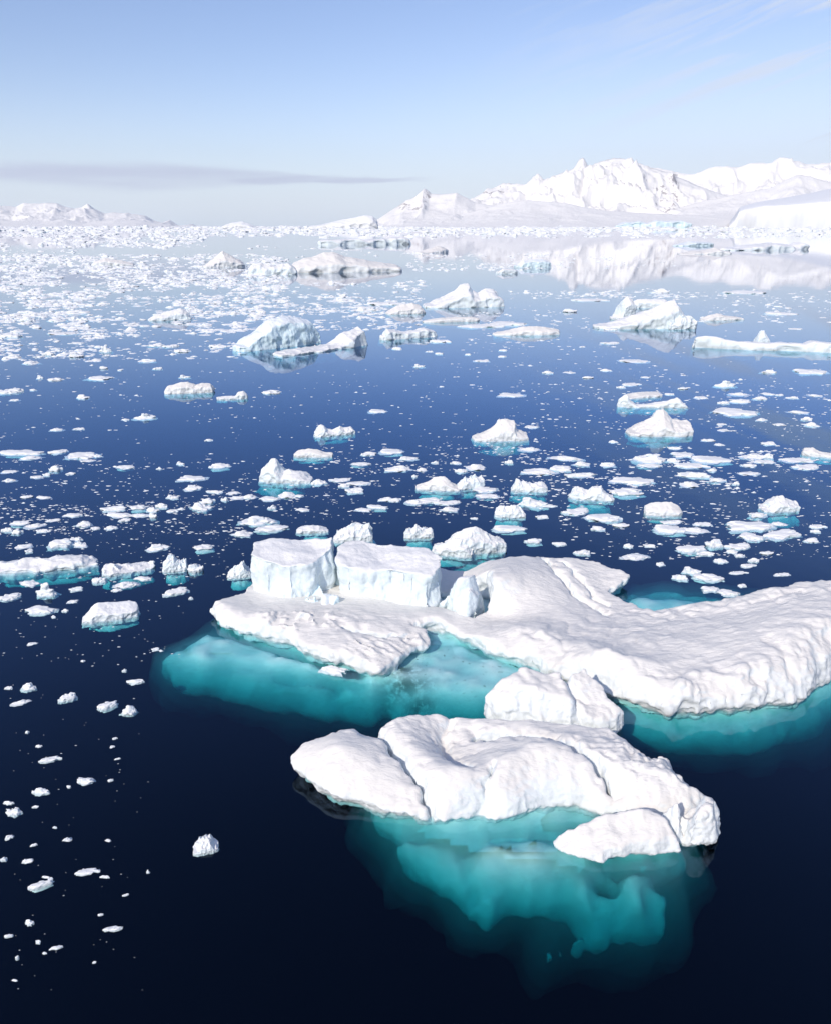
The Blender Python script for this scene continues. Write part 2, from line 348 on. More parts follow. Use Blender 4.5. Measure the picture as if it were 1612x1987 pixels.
SIL_B = [(880,400),(912,385),(935,371),(965,359),(980,362),(992,360),(1012,362),(1022,344),(1030,340),(1038,350),(1052,345),(1075,332),(1090,325),(1098,312),(1107,308),(1116,318),(1126,312),(1140,303),(1160,297),(1178,300),(1200,308),(1240,322),(1262,330),(1290,342),(1330,362),(1380,385),(1450,405)]
SIL_C = [(1180,330),(1240,325),(1280,327),(1312,326),(1335,312),(1352,309),(1385,313),(1412,309),(1440,307),(1500,307),(1530,306),(1552,302),(1575,301),(1590,308),(1612,317),(1660,322),(1720,312),(1800,330)]
SIL_D = [(1120,432),(1180,420),(1240,405),(1290,400),(1340,385),(1400,372),(1450,362),(1480,345),(1500,338),(1530,345),(1560,352),(1620,360),(1700,365),(1800,370)]
SIL_E = [(800,437),(850,425),(900,412),(940,400),(975,388),(1010,384),(1040,388),(1080,392),(1110,400),(1160,408),(1230,412),(1300,416),(1400,418),(1800,410)]
def rk1(U, D, H):
    r = np.exp(-((U-800)/85)**2)*0.9+np.exp(-((U-955)/45)**2)*np.clip((D-12500)/1500, 0, 1)+np.exp(-((U-1275)/34)**2)*0.62+np.exp(-((U-1200)/90)**2)*0.45+np.exp(-((U-1440)/50)**2)*0.5
    return np.clip(r, 0, 1)*np.clip((H-60)/150, 0, 1)
mountain('mountain_range', [(11500, SIL_A, 2600, 2500, 0.55), (14500, SIL_B, 4200, 3000, 0.85), (18500, SIL_C, 4500, 4000, 0.55), (13200, SIL_D, 3600, 3000, 0.4), (10800, SIL_E, 2600, 1800, 0.35)],
         680, 1800, 7800, 22000, 700, 220, 4, rockf=rk1)
SL1 = [(-460,420),(-380,402),(-310,410),(-240,394),(-180,404),(-120,396),(-80,400),(0,397),(40,396),(75,402),(90,394),(110,392),(130,388),(150,389),(165,398),(180,402),(195,398),(206,391),(215,400),(235,412),(250,410),(275,412),(310,418),(325,428),(340,432),(354,426),(368,437),(385,438),(395,434),(402,438)]
SL0 = [(-460,415),(-300,404),(-180,412),(-80,405),(-20,408),(0,411),(20,420),(45,437)]
SL2 = [(-460,428),(-80,430),(0,426),(60,428),(120,430),(160,425),(200,432),(260,425),(300,428),(330,433),(360,437)]
mountain('left_mountain_range', [(21000, SL1, 6500, 5000, 0.6), (15500, SL2, 3000, 2500, 0.25), (14000, SL0, 1500, 1500, 0.5)], -460, 420, 12500, 27000, 480, 130, 23,
         rockf=lambda U, D, H: 0.25*np.clip((H-100)/200, 0, 1))
# glacier front with a broken ice cliff, far right
def glacier():
    nu, nv = 420, 90
    u = np.linspace(1385, 1850, nu); v = np.linspace(0, 1, nv); U, V_ = np.meshgrid(u, v, indexing='ij')
    d0 = 6200+fbm(u/90, 0*u, 0.5, 3, 2)*90-(u-1400)*1.2
    D = d0[:, None]+V_**1.6*3800
    top = np.interp(u, [1385,1393,1400,1412,1440,1500,1560,1612,1700,1850], [437,428,412,406,402,399,396,390,388,380])
    sky_ = np.interp(u, [1385,1400,1430,1480,1520,1570,1612,1700,1850], [430,402,393,384,376,364,352,340,330])
    hc = np.array([zat(a, 6200) for a in top])*(1+0.05*fbm(u/40, 0*u, 1.5, 8, 2)); hb = np.array([zat(a, 9900) for a in sky_])
    cl = np.clip(V_/0.05, 0, 1)**0.45
    H = hc[:, None]*cl+(np.maximum(hb-hc, 0)[:, None])*np.clip((V_-0.03)/0.97, 0, 1)**0.85 + 4*fbm(U/60, V_*20, 3.3, 5, 3)*cl-3
    D = D+np.where(V_ < 0.06, fbm(U/14.0, H/22, 0.5, 12, 2)*5, 0)
    V = np.stack([(U-CX)/FOC*D*0.98, D, H], -1).reshape(-1, 3)
    i, j = np.meshgrid(np.arange(nu-1), np.arange(nv-1), indexing='ij'); a = (i*nv+j).ravel()
    o = link('glacier', mesh_np('glacier', V, np.stack([a, a+nv, a+nv+1, a+1], 1)), FARSNOW); tag(o, kind='structure')
glacier()

# ------------------------------------------------------------------ the large near icebergs
def poly3(pts): return [P(a, b, z)[:2] for a, b, z in pts]
def ctrl(pts): return [tuple(P(a, b, z)) for a, b, z in pts]
def solid(name, parent, poly, ctl, res, mat, k=0.25, lip=0.35, under=0.6, zb=-1.0, edge=0.25, disp=None, hfun=None, pad=1.2, zmax=None, holes=(), seed=0, hmin=0.12, flare=0.0, dome=None):
    """ice body from an outline, surface heights and an undercut waterline"""
    W = np.array(poly3(poly)); lo = W.min(0)-pad; hi = W.max(0)+pad
    ct = ctrl(ctl); zm = zmax or max(c_[2] for c_ in ct)+0.9
    x, y, z = axes((*lo, zb-0.3), (*hi, zm), res)
    X2, Y2 = np.meshgrid(x, y, indexing='ij')
    H = rbf(ct, X2, Y2)
    d = poly_d(X2, Y2, W) + edge*fbm(X2*0.8, Y2*0.8, 0.2, seed+40, 4) + edge*0.3*fbm(X2*4, Y2*4, 0.2, seed+44, 2)
    H = np.maximum(np.minimum(H, max(c_[2] for c_ in ct)+0.12), hmin)
    if dome: H = smin(H, (dome[0](X2, Y2) if callable(dome[0]) else dome[0])+dome[1]*np.maximum(-d, 0)**dome[2], 0.25)
    if hfun is not None: H = hfun(X2, Y2, H, d)
    for hp in holes: d = smax(d, -poly_d(X2, Y2, np.array(poly3(hp)))+0.1*fbm(X2*2, Y2*2, 0.7, seed+3, 3), 0.15)
    Z3 = z[None, None, :].astype(f4)
    lipz = lip if np.isscalar(lip) else lip(X2, Y2)[:, :, None]
    d3 = d[:, :, None].astype(f4)+under*np.maximum(lipz-Z3, 0)*(Z3 > -0.25)+under*np.maximum(lipz+0.25, 0)*(Z3 <= -0.25)
    if flare: d3 = d3-flare*np.maximum(0.8-Z3, 0)
    F = smax(Z3-H[:, :, None].astype(f4), d3, k); F = np.maximum(F, zb-Z3)
    V, Q = snet(F, x, y, z)
    if disp is not None: V = displace(V, Q, disp, 2)
    loc = np.array(parent.location); o = link(name, mesh_np(name, V-loc, Q), mat, parent); return o
def crack(H, X2, Y2, pts, dep, wid, z=0.8, seed=0, step=0.0):
    line = [P(a, b, z)[:2] for a, b in pts]
    wx = 0.18*fbm(X2*1.7, Y2*1.7, 0.1, seed, 3); wy = 0.18*fbm(X2*1.7, Y2*1.7, 5.1, seed, 3)
    d = seg_d(X2+wx, Y2+wy, line)*(1+0.5*fbm(X2*2, Y2*2, 9.1, seed, 2))
    return H-dep*np.exp(-(d/wid)**2)-dep*0.35*np.exp(-(d/(wid*3.2))**2)

def facet(V, s, amp, seed=0):
    """scalloped melt hollows that meet in sharp ridges"""
    p = V*s+0.25*np.stack([pn(V[:, 0]*s, V[:, 1]*s, V[:, 2]*s, seed+q) for q in (1, 2, 3)], 1); b = np.floor(p); best = np.full(len(V), 1e9)
    for i in (-1, 0, 1):
        for j in (-1, 0, 1):
            for k in (-1, 0, 1):
                c_ = b+(i, j, k); o_ = np.stack([_h(c_[:, 0], c_[:, 1], c_[:, 2], seed+q)/4294967295.0 for q in range(3)], 1)
                best = np.minimum(best, ((p-(c_+o_))**2).sum(1))
    return (best-0.35)*amp
def snow_disp(a1=0.10, a2=0.035, s1=1.1, s2=4.5, seed=0, side=1.0):
    def f(V, n):
        x, y, z = V.T; st = 1-np.clip(n[:, 2], 0, 1)
        return 0.5*(a1*(0.12+side*st)*fbm(x*s1, y*s1, z*s1, seed, 2)+a2*(0.12+1.2*st)*fbm(x*s2, y*s2, z*s2, seed+9, 3))+0.5*facet(V, 1.7, 0.05, seed)*(0.15+st)
    return f
# ---- front iceberg
fb = empty('iceberg', tuple(P(1000, 1500, 0)), 'nearest large snowy iceberg, cut by curving cracks, with turquoise ice glowing beneath', 'iceberg', 'icebergs')
POLY = [(556,1466,.7),(592,1440,1.0),(640,1422,1.2),(685,1407,1.4),(712,1420,1.2),(745,1405,1.3),(790,1392,1.3),(850,1380,1.3),(905,1386,1.2),(925,1402,.9),(960,1394,1.1),(1050,1398,1.2),(1130,1408,1.2),(1185,1416,1.2),
        (1232,1430,1.3),(1262,1455,1.2),(1300,1460,1.1),(1325,1490,1.0),(1345,1520,.8),(1372,1560,.3),(1330,1600,0),(1230,1595,0),(1165,1577,.1),(1120,1568,.1),(1050,1570,.1),(975,1587,.1),(912,1586,.15),(862,1591,.2),(800,1578,.3),(745,1566,.45),(690,1550,.5),(640,1540,.6),(592,1508,.65)]
CT = [(560,1468,.75),(600,1455,1.1),(685,1415,1.5),(640,1490,1.15),(700,1470,1.45),(740,1450,1.4),(720,1530,.8),(800,1520,.95),(780,1560,.55),(850,1570,.5),(590,1500,.7),(640,1530,.65),
      (780,1420,1.35),(850,1392,1.2),(820,1450,1.2),(880,1425,.9),(858,1440,.85),(900,1470,1.05),(860,1500,1.35),(900,1540,.8),(900,1575,.3),(970,1575,.3),
      (960,1420,1.35),(1000,1450,1.65),(1050,1480,1.55),(1000,1520,1.2),(1050,1550,.45),(1120,1550,.4),(1100,1500,1.25),(1150,1440,1.5),(1080,1415,1.3),(1200,1460,1.45),(1180,1520,1.1),(1200,1565,.55),
      (1250,1480,1.4),(1300,1490,1.25),(1280,1540,1.0),(1340,1540,.9),(1330,1580,.4),(980,1396,1.2),(905,1395,1.1)]
def fb_h(X2, Y2, H, d):
    H = H+0.16*fbm(X2*0.40, Y2*0.40, 0.3, 61, 2)+0.02*fbm(X2*1.6, Y2*1.6, 0.3, 67, 2)
    H = crack(H, X2, Y2, [(690,1412),(725,1428),(760,1452),(795,1488),(825,1525),(848,1565),(860,1592)], 0.62, 0.14, 1.0, 3)
    H = crack(H, X2, Y2, [(925,1408),(1010,1416),(1060,1430),(1110,1450),(1150,1468),(1185,1500)], 0.85, 0.13, 1.4, 5)
    H = crack(H, X2, Y2, [(950,1510),(935,1540),(905,1568)], 0.35, 0.10, .8, 9)
    H = crack(H, X2, Y2, [(870,1400),(855,1430),(880,1470),(910,1488)], 0.32, 0.26, 1.1, 11)
    H = crack(H, X2, Y2, [(1180,1500),(1195,1530),(1190,1560)], 0.12, 0.35, .9, 13)
    # ploughed, lumpy snow along the back right rim
    e = P(1290, 1460, 1.2); r = np.exp(-(((X2-e[0])/2.2)**2+((Y2-e[1])/1.6)**2)); H = H+0.60*r*(billow(X2*1.3, Y2*1.3, .4, 5)-0.25)
    q = P(820, 1410, 1.3); r = np.exp(-(((X2-q[0])/2.0)**2+((Y2-q[1])/0.9)**2)); return H+0.18*r*(billow(X2*0.9, Y2*0.9, .4, 8)-0.3)
def lipf(X2, Y2):
    a = P(556, 1470, .6)[0]; b = P(860, 1590, 0)[0]; return 0.18+0.5*np.clip((b-X2)/(b-a), 0, 1)
solid('snow_slab', fb, POLY, CT, 0.06, SNOW, k=0.16, lip=lipf, dome=(lambda a, b: .3+.95*np.clip((b-23.0)/2.0, 0, 1), 1.2, .7), under=.7, edge=0.14, zb=-.4, hfun=fb_h, disp=snow_disp(0.10, 0.03, 1.2, 5, 1), seed=1)
solid('back_mound', fb, [(938,1384,.2),(962,1352,.8),(990,1334,1.2),(1015,1318,1.5),(1045,1312,1.6),(1090,1322,1.5),(1130,1324,1.3),(1165,1348,1.0),(1182,1372,.7),(1210,1398,.4),(1203,1417,.4),(1130,1410,.5),(1050,1400,.6),(980,1396,.5)],
      [(1040,1322,1.9),(1000,1345,1.6),(1080,1335,1.8),(960,1375,.9),(1040,1370,1.4),(1120,1350,1.5),(1150,1370,1.1),(1195,1400,.7),(1120,1395,1.0),(1030,1395,1.0)], 0.06, SNOW, k=0.3, lip=0.2, under=0.5, edge=0.2, zb=-.4, dome=(lambda a, b: .45+1.1*np.clip((b-26.2)/1.2, 0, 1), 1.7, .6),
      hfun=lambda a, b, H, d: crack(H+0.18*fbm(a*.8, b*.8, .2, 71, 3)+0.1*billow(a*2, b*2, .2, 5), a, b, [(1085,1320),(1110,1345),(1135,1375),(1160,1395)], 0.35, 0.16, 1.4, 17), disp=snow_disp(0.12, 0.04, 1.3, 5, 3), seed=5)
solid('front_lobe', fb, [(1064,1636,.15),(1085,1612,.5),(1110,1600,.8),(1150,1580,.9),(1210,1567,1.0),(1255,1566,1.0),(1285,1580,.9),(1300,1610,.5),(1318,1655,.1),(1270,1658,.1),(1220,1660,.1),(1165,1673,.1),(1100,1662,.1)],
      [(1075,1632,.25),(1115,1605,.75),(1170,1592,1.0),(1235,1586,1.1),(1275,1598,.95),(1290,1635,.55),(1220,1640,.6),(1150,1645,.5),(1105,1642,.35)], 0.045, SNOW, k=0.2, lip=0.16, under=1.2, edge=0.08, zb=-.35, dome=(.22, 2.0, .6),
      hfun=lambda a, b, H, d: H+0.12*fbm(a*1.2, b*1.2, .2, 73, 3), disp=snow_disp(0.07, 0.025, 1.8, 6, 5), seed=7)
solid('knobbly_end', fb, [(1278,1572,.9),(1320,1552,1.2),(1360,1542,1.3),(1385,1550,1.2),(1398,1580,.9),(1406,1612,.5),(1395,1642,.1),(1360,1655,.05),(1312,1655,.05),(1300,1620,.3)],
      [(1310,1575,1.25),(1350,1555,1.4),(1385,1565,1.2),(1330,1610,1.0),(1370,1600,1.15),(1395,1620,.6),(1345,1645,.45),(1310,1640,.5)], 0.045, SNOW, k=0.22, lip=0.25, under=1.2, edge=0.12, zb=-.35, dome=(.35, 2.3, .6),
      hfun=lambda a, b, H, d: crack(crack(H+0.30*(billow(a*1.7, b*1.7, .2, 3)-0.25), a, b, [(1318,1560),(1338,1590),(1330,1650)], 0.35, 0.09, 1.1, 19), a, b, [(1290,1578),(1300,1610),(1315,1650)], .3, .1, .8, 4), disp=snow_disp(0.09, 0.04, 2.0, 6, 7), seed=9)
def foot(parent, prisms, res, seed, warp=0.5, fy=lambda a, b: b):
    """submerged ice: overlapping rounded ledges, each (top depth, thickness, outline seen through the water)"""
    prisms = [(z*.40, th, [(a, fy(a, b)) for a, b in pl]) for z, th, pl in prisms]
    pp = [(z, th, np.array(poly3([(q[0], q[1], z) for q in pl]))) for z, th, pl in prisms]
    lo = np.min([p_[2].min(0) for p_ in pp], 0)-3.0; hi = np.max([p_[2].max(0) for p_ in pp], 0)+3.0
    zb = min(p_[0] for p_ in pp)-3.8
    x, y, z = axes((*lo, zb), (*hi, 0.1), res); X2, Y2 = np.meshgrid(x, y, indexing='ij'); Z3 = z[None, None, :].astype(f4)
    fr = warp*fbm(X2*0.45, Y2*0.45, .2, seed, 3)+warp*0.35*fbm(X2*1.7, Y2*1.7, .2, seed+4, 3); bm = 0.35*fbm(X2*.4, Y2*.4, .7, seed+7, 3)-0.5*(billow(X2*.6, Y2*.6, .6, seed+9, 3)-.3)
    F = None
    for zt, th, W in pp:
        d = poly_d(X2, Y2, W)+fr*min(1.0, .35+abs(zt)*.25); H = np.minimum(zt+bm*min(1.0, .16+abs(zt)*.35), -.13)
        dd = d[:, :, None].astype(f4)+.58-0.36*np.clip(zt-Z3, 0, 1.8)
        G = smax(smax(Z3-H[:, :, None].astype(f4), dd, 0.9 if abs(zt) > .21 else .25), (zt-2.0)-Z3, 1.4); F = G if F is None else smin(F, G, 0.5)
    F0 = F; V, Q = snet(F, x, y, z)
    V = displace(V, Q, lambda V, n: 0.14*fbm(V[:, 0]*.9, V[:, 1]*.9, V[:, 2]*.9, seed, 3)-0.14*(billow(V[:, 0]*.8, V[:, 1]*.8, V[:, 2]*.8, seed+3, 2)-.25)*np.clip(-V[:, 2]-.6, 0, 1))
    V[:, 2] = np.minimum(V[:, 2], -0.06)
    ft_ = link('submerged_foot', mesh_np('submerged_foot', V-np.array(parent.location), Q), SUB, parent)
    # nested scattering shells added to blur and glow the ice edges, thinning outwards
    kz = int(np.argmin(np.abs(z+.5))); F0 = F0.copy(); F0[:, :, kz:] = F0[:, :, kz:kz+1]
    for k, off_ in enumerate((0.20, 0.42, 0.66)):
        st = 2; G = F0[::st, ::st, ::st]-off_-0.3*fbm(X2[::st, ::st]*.7, Y2[::st, ::st]*.7, k*2.2, seed+20, 2)[:, :, None]*(k+1)*.5
        zz = z[::st]; G = np.maximum(G, zz[None, None, :]+0.02)
        G[0] = G[-1] = 1; G[:, 0] = G[:, -1] = 1; G[:, :, 0] = 1; G[:, :, -1] = 1
        V, Q = snet(G, x[::st], y[::st], zz); V[:, 2] = np.minimum(V[:, 2], -0.075+0.015*k)
        link('soft_edge_shell', mesh_np('soft_edge_shell', V-np.array(parent.location), Q), SOFT_EDGE, ft_)
    return ft_
foot(fb, [(-.5, 2, [(1060,1600),(1090,1655),(1200,1672),(1320,1660),(1375,1640),(1300,1580)]),
          (-.45, 2.4, [(720,1530),(800,1565),(900,1572),(1000,1572),(1120,1560),(1300,1600),(1350,1560),(1250,1470),(1000,1420),(800,1430),(730,1470)]),
          (-.6, 2.6, [(705,1562),(760,1592),(860,1618),(960,1620),(1060,1612),(1130,1600),(1300,1660),(1350,1640),(1350,1580),(1200,1480),(800,1480),(720,1520)]),
          (-.75, 2.6, [(930,1600),(1120,1600),(1190,1680),(1110,1730),(1040,1750),(960,1740),(900,1705),(880,1650)]),
          (-1.2, 2.4, [(740,1595),(775,1660),(850,1700),(910,1740),(930,1600)]),
          (-.9, 2.4, [(1085,1675),(1105,1760),(1150,1775),(1168,1740),(1162,1680)]), (-1.0, 2.4, [(1178,1675),(1186,1765),(1245,1770),(1290,1710),(1280,1665)]), (-1.4, 2.2, [(1255,1715),(1318,1710),(1308,1768),(1240,1785)]),
          (-2.0, 2.2, [(885,1735),(905,1800),(965,1808),(1000,1765),(985,1725)]), (-1.8, 2.4, [(975,1745),(1040,1765),(1130,1790),(1250,1800),(1265,1750),(1100,1715)]),
          (-3.0, 2.0, [(1110,1790),(1290,1790),(1310,1835),(1220,1855),(1120,1835)]), (-3.6, 2.0, [(1030,1890),(1080,1850),(1170,1838),(1190,1872),(1100,1908),(1050,1915)])], 0.15, 90, fy=lambda a, b: b if b < 1640 else 1640+(b-1640)*.66)

# ---- middle iceberg
mb = empty('iceberg', tuple(P(900, 1230, 0)), 'widest iceberg, two square ice blocks on its left, broad snow dome at right', 'iceberg', 'icebergs')
PLAT = [(396,1192,.1),(430,1216,.05),(500,1243,.05),(560,1254,.05),(590,1272,.05),(625,1286,.05),(690,1304,.05),(745,1314,.05),(775,1294,.05),(800,1277,.05),(833,1254,.1),(826,1236,.1),(800,1232,.1),(845,1227,.05),(880,1240,.05),(930,1262,.05),(985,1283,.05),(1040,1300,.05),(1080,1322,.05),
        (1130,1330,.05),(1175,1350,.05),(1205,1364,.05),(1250,1376,.05),(1300,1388,.05),(1400,1384,.05),(1480,1379,.05),(1560,1364,.05),(1575,1348,.05),(1612,1320,.05),(1700,1290,.05),(1790,1240,.05),(1790,1150,1.5),(1700,1128,1.7),(1612,1131,1.9),(1560,1134,1.9),(1500,1147,1.7),(1450,1158,1.4),(1400,1170,1.1),(1330,1181,.7),(1265,1190,.4),(1222,1172,.3),
        (1185,1152,.25),(1224,1134,.15),(1190,1112,.6),(1145,1100,.8),(1100,1096,.9),(1060,1090,1.2),(1010,1082,1.7),(960,1083,1.7),(928,1094,1.5),(905,1112,.9),(850,1110,.4),(700,1095,.4),(560,1095,.4),(500,1125,.5),(470,1150,.8),(430,1158,.9),(402,1168,.9)]
PCT = [(402,1172,1.0),(440,1175,1.1),(430,1195,.95),(520,1200,1.0),(500,1225,.75),(580,1240,.7),(600,1200,1.0),(700,1200,1.05),(650,1245,.9),(700,1275,.75),(745,1300,.4),(760,1250,.75),(820,1245,.45),(800,1215,.75),(880,1225,.5),(850,1200,.8),(950,1235,.8),(1000,1265,.6),
       (1000,1220,1.1),(1060,1240,1.1),(1080,1290,.75),(1150,1290,1.2),(1150,1325,.6),(1130,1230,.9),(1200,1260,1.2),(1200,1215,.7),(1260,1200,.6),(1220,1300,1.4),(1240,1345,.85),(1300,1355,.95),(1310,1300,1.35),(1300,1240,1.3),(1350,1200,1.1),(1400,1350,1.1),(1400,1280,1.55),(1420,1200,1.5),(1500,1325,1.4),(1500,1250,2.0),(1500,1175,1.9),(1565,1330,1.0),
       (1560,1140,2.1),(1600,1250,2.0),(1612,1290,1.4),(1650,1140,2.1),(1700,1200,2.2),(1760,1230,1.0),(1450,1365,.9),(1540,1352,.75),
       (1010,1100,2.1),(950,1100,1.9),(960,1135,1.9),(1020,1130,1.8),(1080,1115,1.5),(960,1170,1.1),(1040,1165,1.2),(1110,1160,.9),(1130,1118,1.1),(1190,1128,.65),(1180,1155,.4),(1120,1190,.8),(1030,1195,.9),(1200,1185,.4),(960,1205,.6),(600,1120,.6),(750,1120,.6),(870,1160,.3),(500,1170,.8)]
def pl_h(X2, Y2, H, d):
    H = H+0.10*fbm(X2*0.3, Y2*0.3, 0.3, 161, 2)+0.025*fbm(X2*1.6, Y2*1.6, 0.3, 167, 4)
    def G(px, py, z, rx, ry):
        e = P(px, py, z); return np.exp(-(((X2-e[0])/rx)**2+((Y2-e[1])/ry)**2))
    # rubble on the left slab, wrinkled melt flutes on the tongue
    H = H+0.55*G(570, 1205, 1, 2.4, 1.2)*np.maximum(fbm(X2*1.6, Y2*1.6, .5, 31, 3), -0.05)
    a = X2*0.55+Y2*0.83; b = X2*0.83-Y2*0.55
    H = H+0.16*G(735, 1265, .7, 2.2, 1.5)*fbm(a*5.0+0.6*pn(X2, Y2, 1), b*1.3, .1, 33, 3)
    H = H+0.10*G(680, 1205, 1, 2.5, 1.2)*fbm(a*2.0, b*1.5, .1, 34, 3)
    # block rubble heap on the tongue's right, sunken slot behind it
    H = H+0.5*G(800, 1243, .6, 1.0, .6)*np.maximum(fbm(X2*2, Y2*2, .5, 37, 2)+.15, 0)
    H = crack(H, X2, Y2, [(665,1222),(700,1228),(740,1232),(790,1232)], 0.35, 0.10, .8, 39)
    # wind-scoured terraces between mound and dome
    s = G(1120, 1235, 1, 5.0, 2.6); H = H+0.30*s*(np.abs(fbm(a*0.35+b*0.1, b*1.0, .1, 41, 3))-0.15)
    H = crack(H, X2, Y2, [(1060,1092),(1075,1110),(1110,1135),(1150,1150),(1180,1162)], 0.4, 0.16, 1.3, 43)
    H = crack(H, X2, Y2, [(1090,1100),(1130,1125),(1175,1150)], 0.25, 0.12, 1.1, 45)
    # sastrugi on the dome
    s = np.clip((X2-6)/5, 0, 1); H = H+s*0.03*fbm(X2*2.0+Y2, Y2*5-X2*1.5, .3, 47, 4)+s*0.05*ridged(X2*.5+Y2*.3, Y2*.9-X2*.4, .3, 48, 3)
    H = crack(H, X2, Y2, [(1490,1245),(1540,1290),(1590,1315)], 0.14, 0.25, 1.8, 49); H = crack(H, X2, Y2, [(1470,1290),(1510,1350)], 0.12, 0.2, 1.7, 50)
    # lumpy calved rim at the dome's front
    rim = np.exp(-((d+0.9)/0.8)**2)*np.clip((X2-3)/4, 0, 1)*(Y2 < 36)
    H = H+rim*0.40*(billow(X2*0.8, Y2*0.8, .3, 51, 2)-0.25)
    for (px, py, z, r, h_) in [(1500,1325,1.7,.55,.7),(1435,1320,1.6,.5,.35),(1345,1340,1.4,.6,.4),(1170,1285,1.2,.5,.35),(1035,1240,1.1,.7,.25),(1330,1325,1.5,.4,.3),(1555,1340,1.2,.3,.3)]:
        H = H+h_*G(px, py, z, r, r*.8)**0.6
    return np.maximum(H, 0.15)
HOLES = [[(818,1172,0),(850,1160,0),(905,1160,0),(945,1165,0),(955,1190,0),(945,1207,0),(915,1216,0),(880,1208,0),(845,1192,0)]]
def pl_disp(V, n):
    x, y, z = V.T; st = 1-np.clip(n[:, 2], 0, 1)
    return 0.5*(0.14*(0.06+st)*fbm(x*1.1, y*1.1, z*1.1, 3, 2)+0.03*(0.2+1.1*st)*fbm(x*4.3, y*4.3, z*4.3, 13, 3)+0.20*st*(0.3-billow(x*1.0, y*1.0, z*1.2, 6, 2))+facet(V, 1.1, .26, 5)*np.clip(st*1.6, 0, 1))
solid('snow_platform', mb, PLAT, PCT, 0.085, SNOW, k=0.22, lip=0.3, under=0.7, edge=0.22, zb=-.45, dome=(lambda a, b: .34+1.6*np.clip((b-(33+4*(a < 3)))/2.5, 0, 1), 1.5, .65), hfun=pl_h, disp=pl_disp, holes=HOLES, seed=21, hmin=0.2)
def block_disp(seed, flute=0.16):
    def f(V, n):
        x, y, z = V.T; st = np.clip(1.15-np.abs(n[:, 2])*1.2, 0, 1)
        r = 0.30*fbm(x*.55, y*.55, z*.45, seed, 2)
        r = r-flute*.55*st*np.abs(fbm(x*1.0, y*1.0, z*0.35, seed+3, 3))*1.6+facet(V, .9, .16, seed+2)*st
        return 0.5*(r*(0.25+st)+0.05*st*fbm(x*3.5, y*3.5, z*2.2, seed+6, 3)+0.018*fbm(x*5, y*5, z*5, seed+8, 2))
    return f
solid('ice_block', mb, [(484,1074,3),(494,1052,3),(520,1046,3.05),(560,1044,3.1),(610,1044,3.15),(649,1045,3.2),(644,1062,3.2),(622,1073,3.1),(607,1084,3),(561,1093,2.9),(520,1086,2.9)],
      [(490,1070,2.95),(500,1055,3.0),(560,1048,3.1),(640,1048,3.25),(600,1078,2.85),(561,1088,2.75),(530,1070,2.95),(580,1065,2.95),(610,1060,2.95)], 0.07, ICE, k=0.12, lip=-1, under=0, edge=0.10,
      hfun=lambda a, b, H, d: H+0.08*fbm(a*.8, b*.8, .2, 81, 3), disp=block_disp(5), seed=31, flare=0.12, zb=-0.6)['label'] = 'square ice block on the left of the pair'
solid('ice_block', mb, [(650,1082,2.8),(653,1064,2.8),(672,1055,2.8),(720,1054,2.8),(775,1060,2.8),(830,1070,2.8),(862,1084,2.8),(858,1100,2.7),(828,1112,2.7),(780,1104,2.7),(715,1096,2.7),(670,1098,2.7)],
      [(655,1080,2.75),(690,1060,2.9),(760,1065,2.8),(830,1078,2.85),(855,1090,2.8),(820,1105,2.6),(750,1095,2.55),(700,1090,2.6),(740,1080,2.6),(790,1085,2.75)], 0.07, ICE, k=0.15, lip=-1, under=0, edge=0.14,
      hfun=lambda a, b, H, d: H+0.10*fbm(a*.8, b*.8, .2, 83, 3), disp=block_disp(9, 0.22), seed=35, flare=0.18, zb=-0.6)['label'] = 'long ice block on the right of the pair'
solid('ice_pinnacle', mb, [(848,1190,.1),(868,1197,.1),(885,1208,.1),(905,1214,.1),(928,1210,.1),(938,1190,.3),(940,1170,.5),(925,1160,.7),(900,1160,.8),(880,1168,.7),(862,1180,.3)],
      [(905,1124,2.35),(895,1140,2.0),(915,1135,2.1),(878,1175,.9),(860,1188,.6),(930,1175,1.3),(905,1190,1.1),(885,1165,1.3),(925,1160,1.7),(935,1190,.7),(900,1208,.45)], 0.05, ICE, k=0.14, lip=-1, under=0, edge=0.08, dome=(.3, 3.4, .8),
      disp=block_disp(15, 0.05), seed=37, flare=0.05, zb=-0.8)
for (px, py, z, r, h_, s_) in [(612,1160,.7,.75,.75,1),(640,1172,.7,.45,.4,2),(655,1120,.8,.8,1.3,3)]:
    e = P(px, py, z); a = np.linspace(0, 2*math.pi, 9)[:-1]
    w_ = [(px+math.cos(t)*r*30*(1+.25*math.sin(3*t+s_)), py+math.sin(t)*r*15, z) for t in a]
    solid('fallen_ice', mb, w_, [(px, py-h_*20, z+h_), (px-r*26, py, z+.1), (px+r*26, py, z+.15), (px, py+r*12, z+.1), (px, py-r*12-h_*8, z+.3)], 0.07, BLUEICE, k=0.15, lip=-1, under=0, edge=0.08, disp=block_disp(40+s_, .08), seed=50+s_, zb=-.3)
